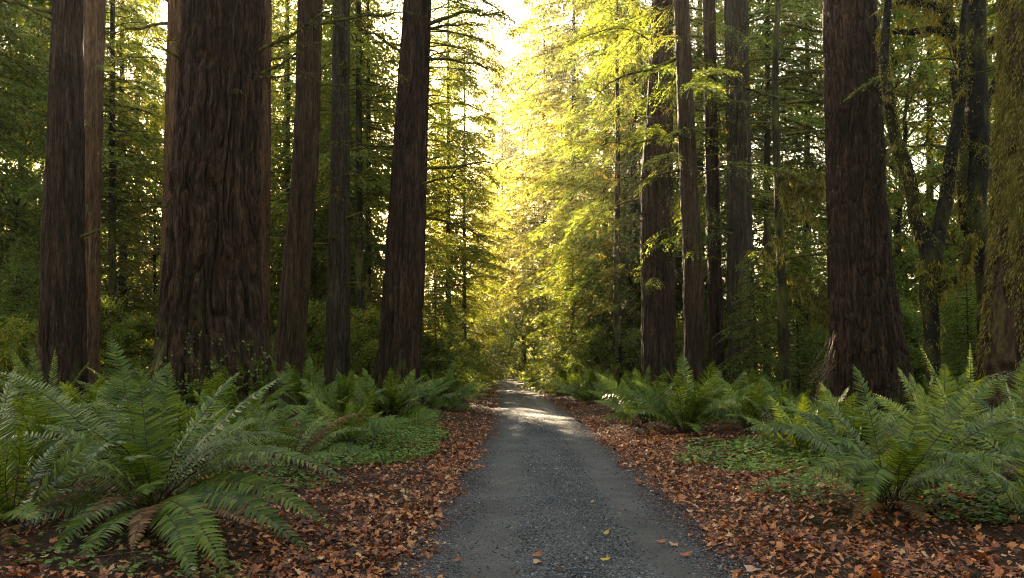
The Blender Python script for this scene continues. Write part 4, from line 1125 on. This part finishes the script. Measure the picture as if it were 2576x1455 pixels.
GV = 'sword ferns along the road verges'
FERNS = [
    (985, 1068, 1.35, 22, 'fern directly in front of the redwood nearest the left side of the road', 3),
    (870, 1060, 1.2, 18, 'fern before the grey barked redwood, left of the fern at the roadside redwood', 0),
    (640, 1055, 1.3, 20, 'fern in front of the foot of the widest redwood', 0),
    (500, 1060, 1.2, 18, 'fern at the left foot of the widest redwood behind the largest fern', 0),
    (330, 1070, 1.2, 18, 'fern between leftmost and widest redwoods behind the largest fern', 0),
    (770, 1045, 1.25, 18, 'fern at the foot of the leaning redwood', 0),
    (1060, 1030, 1.15, 18, 'fern right of the roadside redwood by the clover patch', 1),
    (1112, 1030, 1.5, 24, 'bright fern on the left verge right of the roadside redwood', 0),
    (1165, 1008, 1.35, 20, 'arching fern at the left road edge nearest the sunlit patch', 0),
    (1140, 985, 1.6, 20, 'fern behind the arching fern on the left verge', 0),
    (1180, 972, 1.7, 16, 'fern far along the left verge with fanned pale fronds', 0),
    (1205, 962, 1.7, 14, 'small far fern at the left side of the road bend', 0),
    (1268, 952, 2.4, 14, 'spiky fern at the very end of the road in the middle', 0),
    (1725, 1095, 1.45, 24, 'fern on the right verge with pale upright frond beside the slim leaning redwood', 2),
    (1618, 1072, 1.4, 24, 'sunlit fern on the right verge before the redwood with the bright edge', 2),
    (1560, 1045, 1.3, 18, 'yellowish fern left of the sunlit fern on the right verge', 1),
    (1490, 1020, 1.5, 20, 'full green fern on the right verge beyond the yellowish fern', 1),
    (1410, 992, 1.6, 18, 'fern on the right verge halfway to the road end', 1),
    (1450, 1000, 1.4, 16, 'fern tucked between two ferns on the far right verge', 0),
    (1370, 975, 1.6, 16, 'far fern on the right verge near the dark stump like trunk', 1),
    (1340, 966, 1.6, 14, 'small fern on the far right verge where the road bends', 0),
    (1310, 958, 1.7, 12, 'last fern on the right verge before the road end', 0),
    (1800, 1070, 1.2, 18, 'fern right of the slim redwood pair', 0),
    (1880, 1085, 1.0, 16, 'low shaded fern before the rough barked redwood', 0),
    (1970, 1090, 1.0, 16, 'low dark fern left of the big right redwood', 0),
    (2080, 1110, .9, 14, 'fern at the left foot of the big right redwood', 0),
    (2600, 1330, .8, 14, 'small fern cut by the right edge of the picture', 0),
    (40, 1330, .8, 14, 'small fern at the left edge below the largest left fern', 0),
    (10, 1180, 1.1, 16, 'fern cut by the left edge of the picture', 0),
    (560, 1120, 1.1, 16, 'fern filling the space right behind the largest left fern', 0),
    (230, 1120, 1.0, 16, 'fern crowded behind the left side of the largest left fern', 0),
    (880, 1125, 1.0, 16, 'fern at the left edge of the clover patch', 1),
    (2330, 1100, 1.2, 16, 'fern at the right foot of the big right redwood', 0),
    (470, 1190, 1.0, 16, 'fern among the left fern bank, right of the largest fern and nearer the redwoods', 0),
    (640, 1150, 1.0, 18, 'fern of the left fern bank below the leaning redwood', 1),
    (140, 1215, 1.0, 16, 'fern of the left fern bank below the leftmost redwood', 1),
    (2010, 1150, .9, 14, 'low fern on the right bank beside the rotting branch', 0),
    (2150, 1160, 1.0, 16, 'fern directly behind the left fronds of the largest right fern', 0),
    (2360, 1175, 1.1, 16, 'fern directly behind the right fronds of the largest right fern', 0),
    (2590, 1215, 1.0, 16, 'fern at the right edge behind the largest right fern', 1),
    (2560, 1120, 1.2, 16, 'fern before the mossy trunk at the right edge', 0),
]
for k, (px, py, size, n_, lab, dry) in enumerate(FERNS):
    fern_generic(on_ground(px, py), size * 1.45, n_ + 6, lab, 300 + k, GV, max(dry, k % 2))
rg = np.random.default_rng(77)
for k in range(46):
    side = -1 if k % 2 else 1
    D = rg.uniform(19, 46); px = rg.uniform(-30, 1090) if side < 0 else rg.uniform(1480, 2600)
    b = base_at(px, D)
    if abs(b[0] - float(road_c(D))) < 3.4: continue
    s_ = 'left' if side < 0 else 'right'
    fern_generic(b, rg.uniform(1.1, 1.8), 14, 'small shaded fern in the undergrowth among the trunks %s of the road' % s_, 400 + k, 'undergrowth ferns %s of the road' % s_)

# ------------------------------------------------------------------ clover and low plants


def clover(name, label, cx, cy, rx, ry, n, seed, hgt=(.05, .22), size=(.02, .04), mat='sorrel'):
    rg = np.random.default_rng(seed); mb = MB()
    a = rg.uniform(0, 6.283, n); r = np.sqrt(rg.random(n)) * (.75 + .5 * vnoise(a * 2, a * 0, seed))
    x = cx + np.cos(a) * r * rx; y = cy + np.sin(a) * r * ry
    z = gz(x, y) + rg.uniform(*hgt, n) * (1.15 - r * .6)
    p = np.stack([x, y, z], -1)
    az = rg.uniform(0, 6.283, n); s = rg.uniform(*size, n)
    for q in range(3):
        d = np.stack([np.cos(az + q * 2.094), np.sin(az + q * 2.094), rg.normal(-.15, .2, n)], -1)
        cards(mb, p, d, np.tile([0, 0, 1.0], (n, 1)) + rg.normal(0, .25, (n, 3)), s * 1.5, s * 1.5, 0, .62)
    k = rg.random(n) < .5
    g0 = p[k].copy(); g0[:, 2] = gz(g0[:, 0], g0[:, 1])
    cards(mb, g0, p[k] - g0, np.tile([0, 1.0, 0], (k.sum(), 1)), np.linalg.norm(p[k] - g0, axis=1), .004, 0)
    tag(link(name, mb.mesh(name, [M[mat]])), label, 'ground cover', kind='stuff')


c1 = on_ground(985, 1130); clover('clover_patch', 'bright green clover like leaves carpeting the left bank beside the road', c1[0] - .2, c1[1] + .8, 1.15, 3.4, 4600, 1, hgt=(.03, .3))
c2 = on_ground(1900, 1175); clover('low_plants', 'low green leafy plants on the right bank left of the largest right fern', c2[0] + .25, c2[1] + .5, 1.25, 2.2, 1300, 2, size=(.02, .055), hgt=(.02, .26))
c6 = on_ground(2090, 1245); clover('bank_weeds', 'sparse dark green weeds under the left fronds of the largest right fern', c6[0], c6[1] + .3, .9, 1.1, 420, 6, size=(.02, .045))
c7 = on_ground(650, 1215); clover('shade_weeds', 'scattered green weeds in the dark litter right of the largest left fern', c7[0], c7[1] + .2, .9, .9, 420, 7, size=(.018, .04))
c3 = on_ground(2560, 1290); clover('mossy_plants', 'yellow green low plants at the right edge under the fern', c3[0], c3[1] + .4, .8, 1.0, 900, 3, hgt=(.02, .12))
c4 = on_ground(330, 1420); clover('low_sprouts', 'sparse green sprouts among dark litter under the largest left fern', c4[0], c4[1], .9, .5, 120, 4, hgt=(.03, .12))
c5 = on_ground(1075, 1075); clover('bank_greenery', 'green leafy weeds along the left bank below the verge ferns', c5[0] - .4, c5[1] + 2.0, .5, 3.2, 1100, 5)

# ------------------------------------------------------------------ twigs, log, roots, vine
def stick(px0, py0, px1, py1, r0, label, seed, name='fallen_stick', lift=.03, mat='dead_twig'):
    rg = np.random.default_rng(seed)
    a = on_ground(px0, py0); e = on_ground(px1, py1)
    n = 12; s = np.linspace(0, 1, n)[:, None]
    p = a * (1 - s) + e * s + np.cumsum(rg.normal(0, .012, (n, 3)), 0)
    p[:, 2] = gz(p[:, 0], p[:, 1]) + lift + r0 + .02 * np.sin(s[:, 0] * 3)
    c = p.mean(0); mb = MB(); tube(mb, p - c, r0 * (1 - .6 * s[:, 0]), 7)
    for _ in range(3):
        k = rg.integers(3, 10); d = norm((e - a) * .7 + rg.normal(0, .6, 3)); d[2] = abs(d[2]) * .4
        q = (p[k] - c) + d * np.linspace(0, .35, 5)[:, None]
        tube(mb, q, r0 * .35 * np.linspace(1, .3, 5), 5)
    tag(link(name, mb.mesh(name, [M[mat]]), None, c), label, 'stick' if r0 < .04 else 'log')


stick(2345, 1285, 2500, 1240, .010, 'thin bare stick lying on the litter under the largest right fern', 1)
stick(2250, 1330, 2330, 1280, .008, 'short twig leaning at the foot of the largest right fern', 2)
stick(1865, 1140, 2060, 1160, .055, 'dark rotting branch on the right bank among low green plants', 3, name='rotting_log', lift=0, mat='conifer_bark')
stick(1700, 1420, 1765, 1395, .006, 'little brown twig on the right wheel track near the camera', 4, lift=0.0)
stick(330, 1330, 400, 1240, .008, 'bare twig sticking out of litter below the largest left fern', 5)


def roots():
    D = 18.2; b = base_at(2075, D); rg = np.random.default_rng(12)
    mb = MB(); m2 = MB()
    for q in range(15):
        s = np.linspace(0, 1, 8)[:, None]
        a = P(2092 + rg.uniform(-4, 10), rg.uniform(830, 925), D + rg.uniform(-.2, .1)) - b; e = P(2030 + rg.uniform(0, 60), rg.uniform(930, 1015), D - rg.uniform(.1, .7)) - b
        p = a * (1 - s) + e * s + rg.normal(0, .035, (8, 3)) * s
        tube(mb, p, .014 * (1 - .7 * s[:, 0]) + .003, 4)
        for _ in range(2):
            k = rg.integers(3, 8); pp = p[k] + np.cumsum(rg.normal(0, .05, (5, 3)) - np.array([.02, 0, .04]), 0); tube(mb, pp, .005, 3)
    tag(link('root_tangle', mb.mesh('root_tangle', [M['dead_twig']]), None, b), 'tangle of thin bare reddish roots hanging at the left foot of the big right redwood', 'roots')


roots()


def vine():
    D = 15.2; b = base_at(540, D); rg = np.random.default_rng(5); mb = MB()
    for q in range(9):
        px = 440 + q * 26 + rg.normal(0, 8)
        pts = [P(px + rg.normal(0, 7) * k, 985 - 20 * k + rg.normal(0, 5), D + .12 * rg.random()) - b for k in range(rg.integers(4, 9))]
        pts = np.array(pts); tube(mb, pts, .005, 3, 1)
        n = 24; k = rg.integers(0, len(pts), n)
        L = rg.uniform(.04, .09, n)
        cards(mb, pts[k] + rg.normal(0, .06, (n, 3)), rg.normal(0, 1, (n, 3)), rg.normal(0, .5, (n, 3)) + np.array([0, -1, .5]), L, L * .7, 0, .4)
    tag(link('creeping_vine', mb.mesh('creeping_vine', [M['sorrel'], M['twig']]), None, b), 'sparse leafy vine climbing before the foot of the widest redwood', 'vine')


vine()

# ------------------------------------------------------------------ haze
mb = MB()
hx = np.array([[x, y, z] for x in (-250, 250) for y in (-50, 345) for z in (-3.0, 62.0)], float)
mb.add(hx, [[0, 1, 3, 2], [4, 6, 7, 5], [0, 4, 5, 1], [2, 3, 7, 6], [0, 2, 6, 4], [1, 5, 7, 3]])
hm = bpy.data.materials.new('haze'); hm.use_nodes = True; hm.node_tree.nodes.clear()
ho = hm.node_tree.nodes.new('ShaderNodeOutputMaterial'); hv = hm.node_tree.nodes.new('ShaderNodeVolumePrincipled')
hv.inputs['Color'].default_value = (.95, .95, .93, 1); hv.inputs['Density'].default_value = .0003; hv.inputs['Anisotropy'].default_value = .6
hm.node_tree.links.new(hv.outputs[0], ho.inputs['Volume'])
tag(link('haze', mb.mesh('haze', [hm])), 'thin sunlit haze hanging between the trees', 'haze', kind='stuff')

# ------------------------------------------------------------------ camera, sun, sky
cam = bpy.data.cameras.new('camera'); co = bpy.data.objects.new('camera', cam); COL.objects.link(co)
co.location = (0, 0, CAMH); co.rotation_euler = (math.pi / 2, 0, 0)
cam.lens = 24; cam.sensor_width = 36; cam.shift_y = (HY - 727.5) / 2576; cam.clip_end = 3000
SC.camera = co

SUN_AZ, SUN_EL = math.radians(-15.4), math.radians(16.7)
sd = Vector((math.sin(SUN_AZ) * math.cos(SUN_EL), math.cos(SUN_AZ) * math.cos(SUN_EL), math.sin(SUN_EL)))
sun = bpy.data.lights.new('sun', 'SUN'); sun.energy = 5.0; sun.angle = math.radians(.5); sun.color = (1.0, .80, .52)
so = bpy.data.objects.new('sun', sun); COL.objects.link(so); so.rotation_euler = sd.to_track_quat('Z', 'Y').to_euler()

w = bpy.data.worlds.new('World'); SC.world = w; w.use_nodes = True
nt = w.node_tree; bg = nt.nodes['Background']
sky = nt.nodes.new('ShaderNodeTexSky'); sky.sky_type = 'NISHITA'; sky.sun_disc = False
sky.sun_elevation = SUN_EL; sky.sun_rotation = SUN_AZ; sky.air_density = 1.6; sky.dust_density = 4.0; sky.ozone_density = 0.0
nt.links.new(sky.outputs[0], bg.inputs[0]); bg.inputs[1].default_value = .05

SC.view_settings.view_transform = 'Standard'; SC.view_settings.look = 'None'; SC.view_settings.exposure = 3.9; SC.view_settings.gamma = 1
SC.render.engine = 'CYCLES'
c = SC.cycles
c.max_bounces = 9; c.diffuse_bounces = 6; c.glossy_bounces = 2; c.transmission_bounces = 4; c.transparent_max_bounces = 4
c.use_denoising = True; c.denoising_prefilter = 'NONE'; c.filter_width = 1.1; c.sample_clamp_indirect = 6; c.caustics_reflective = False; c.caustics_refractive = False
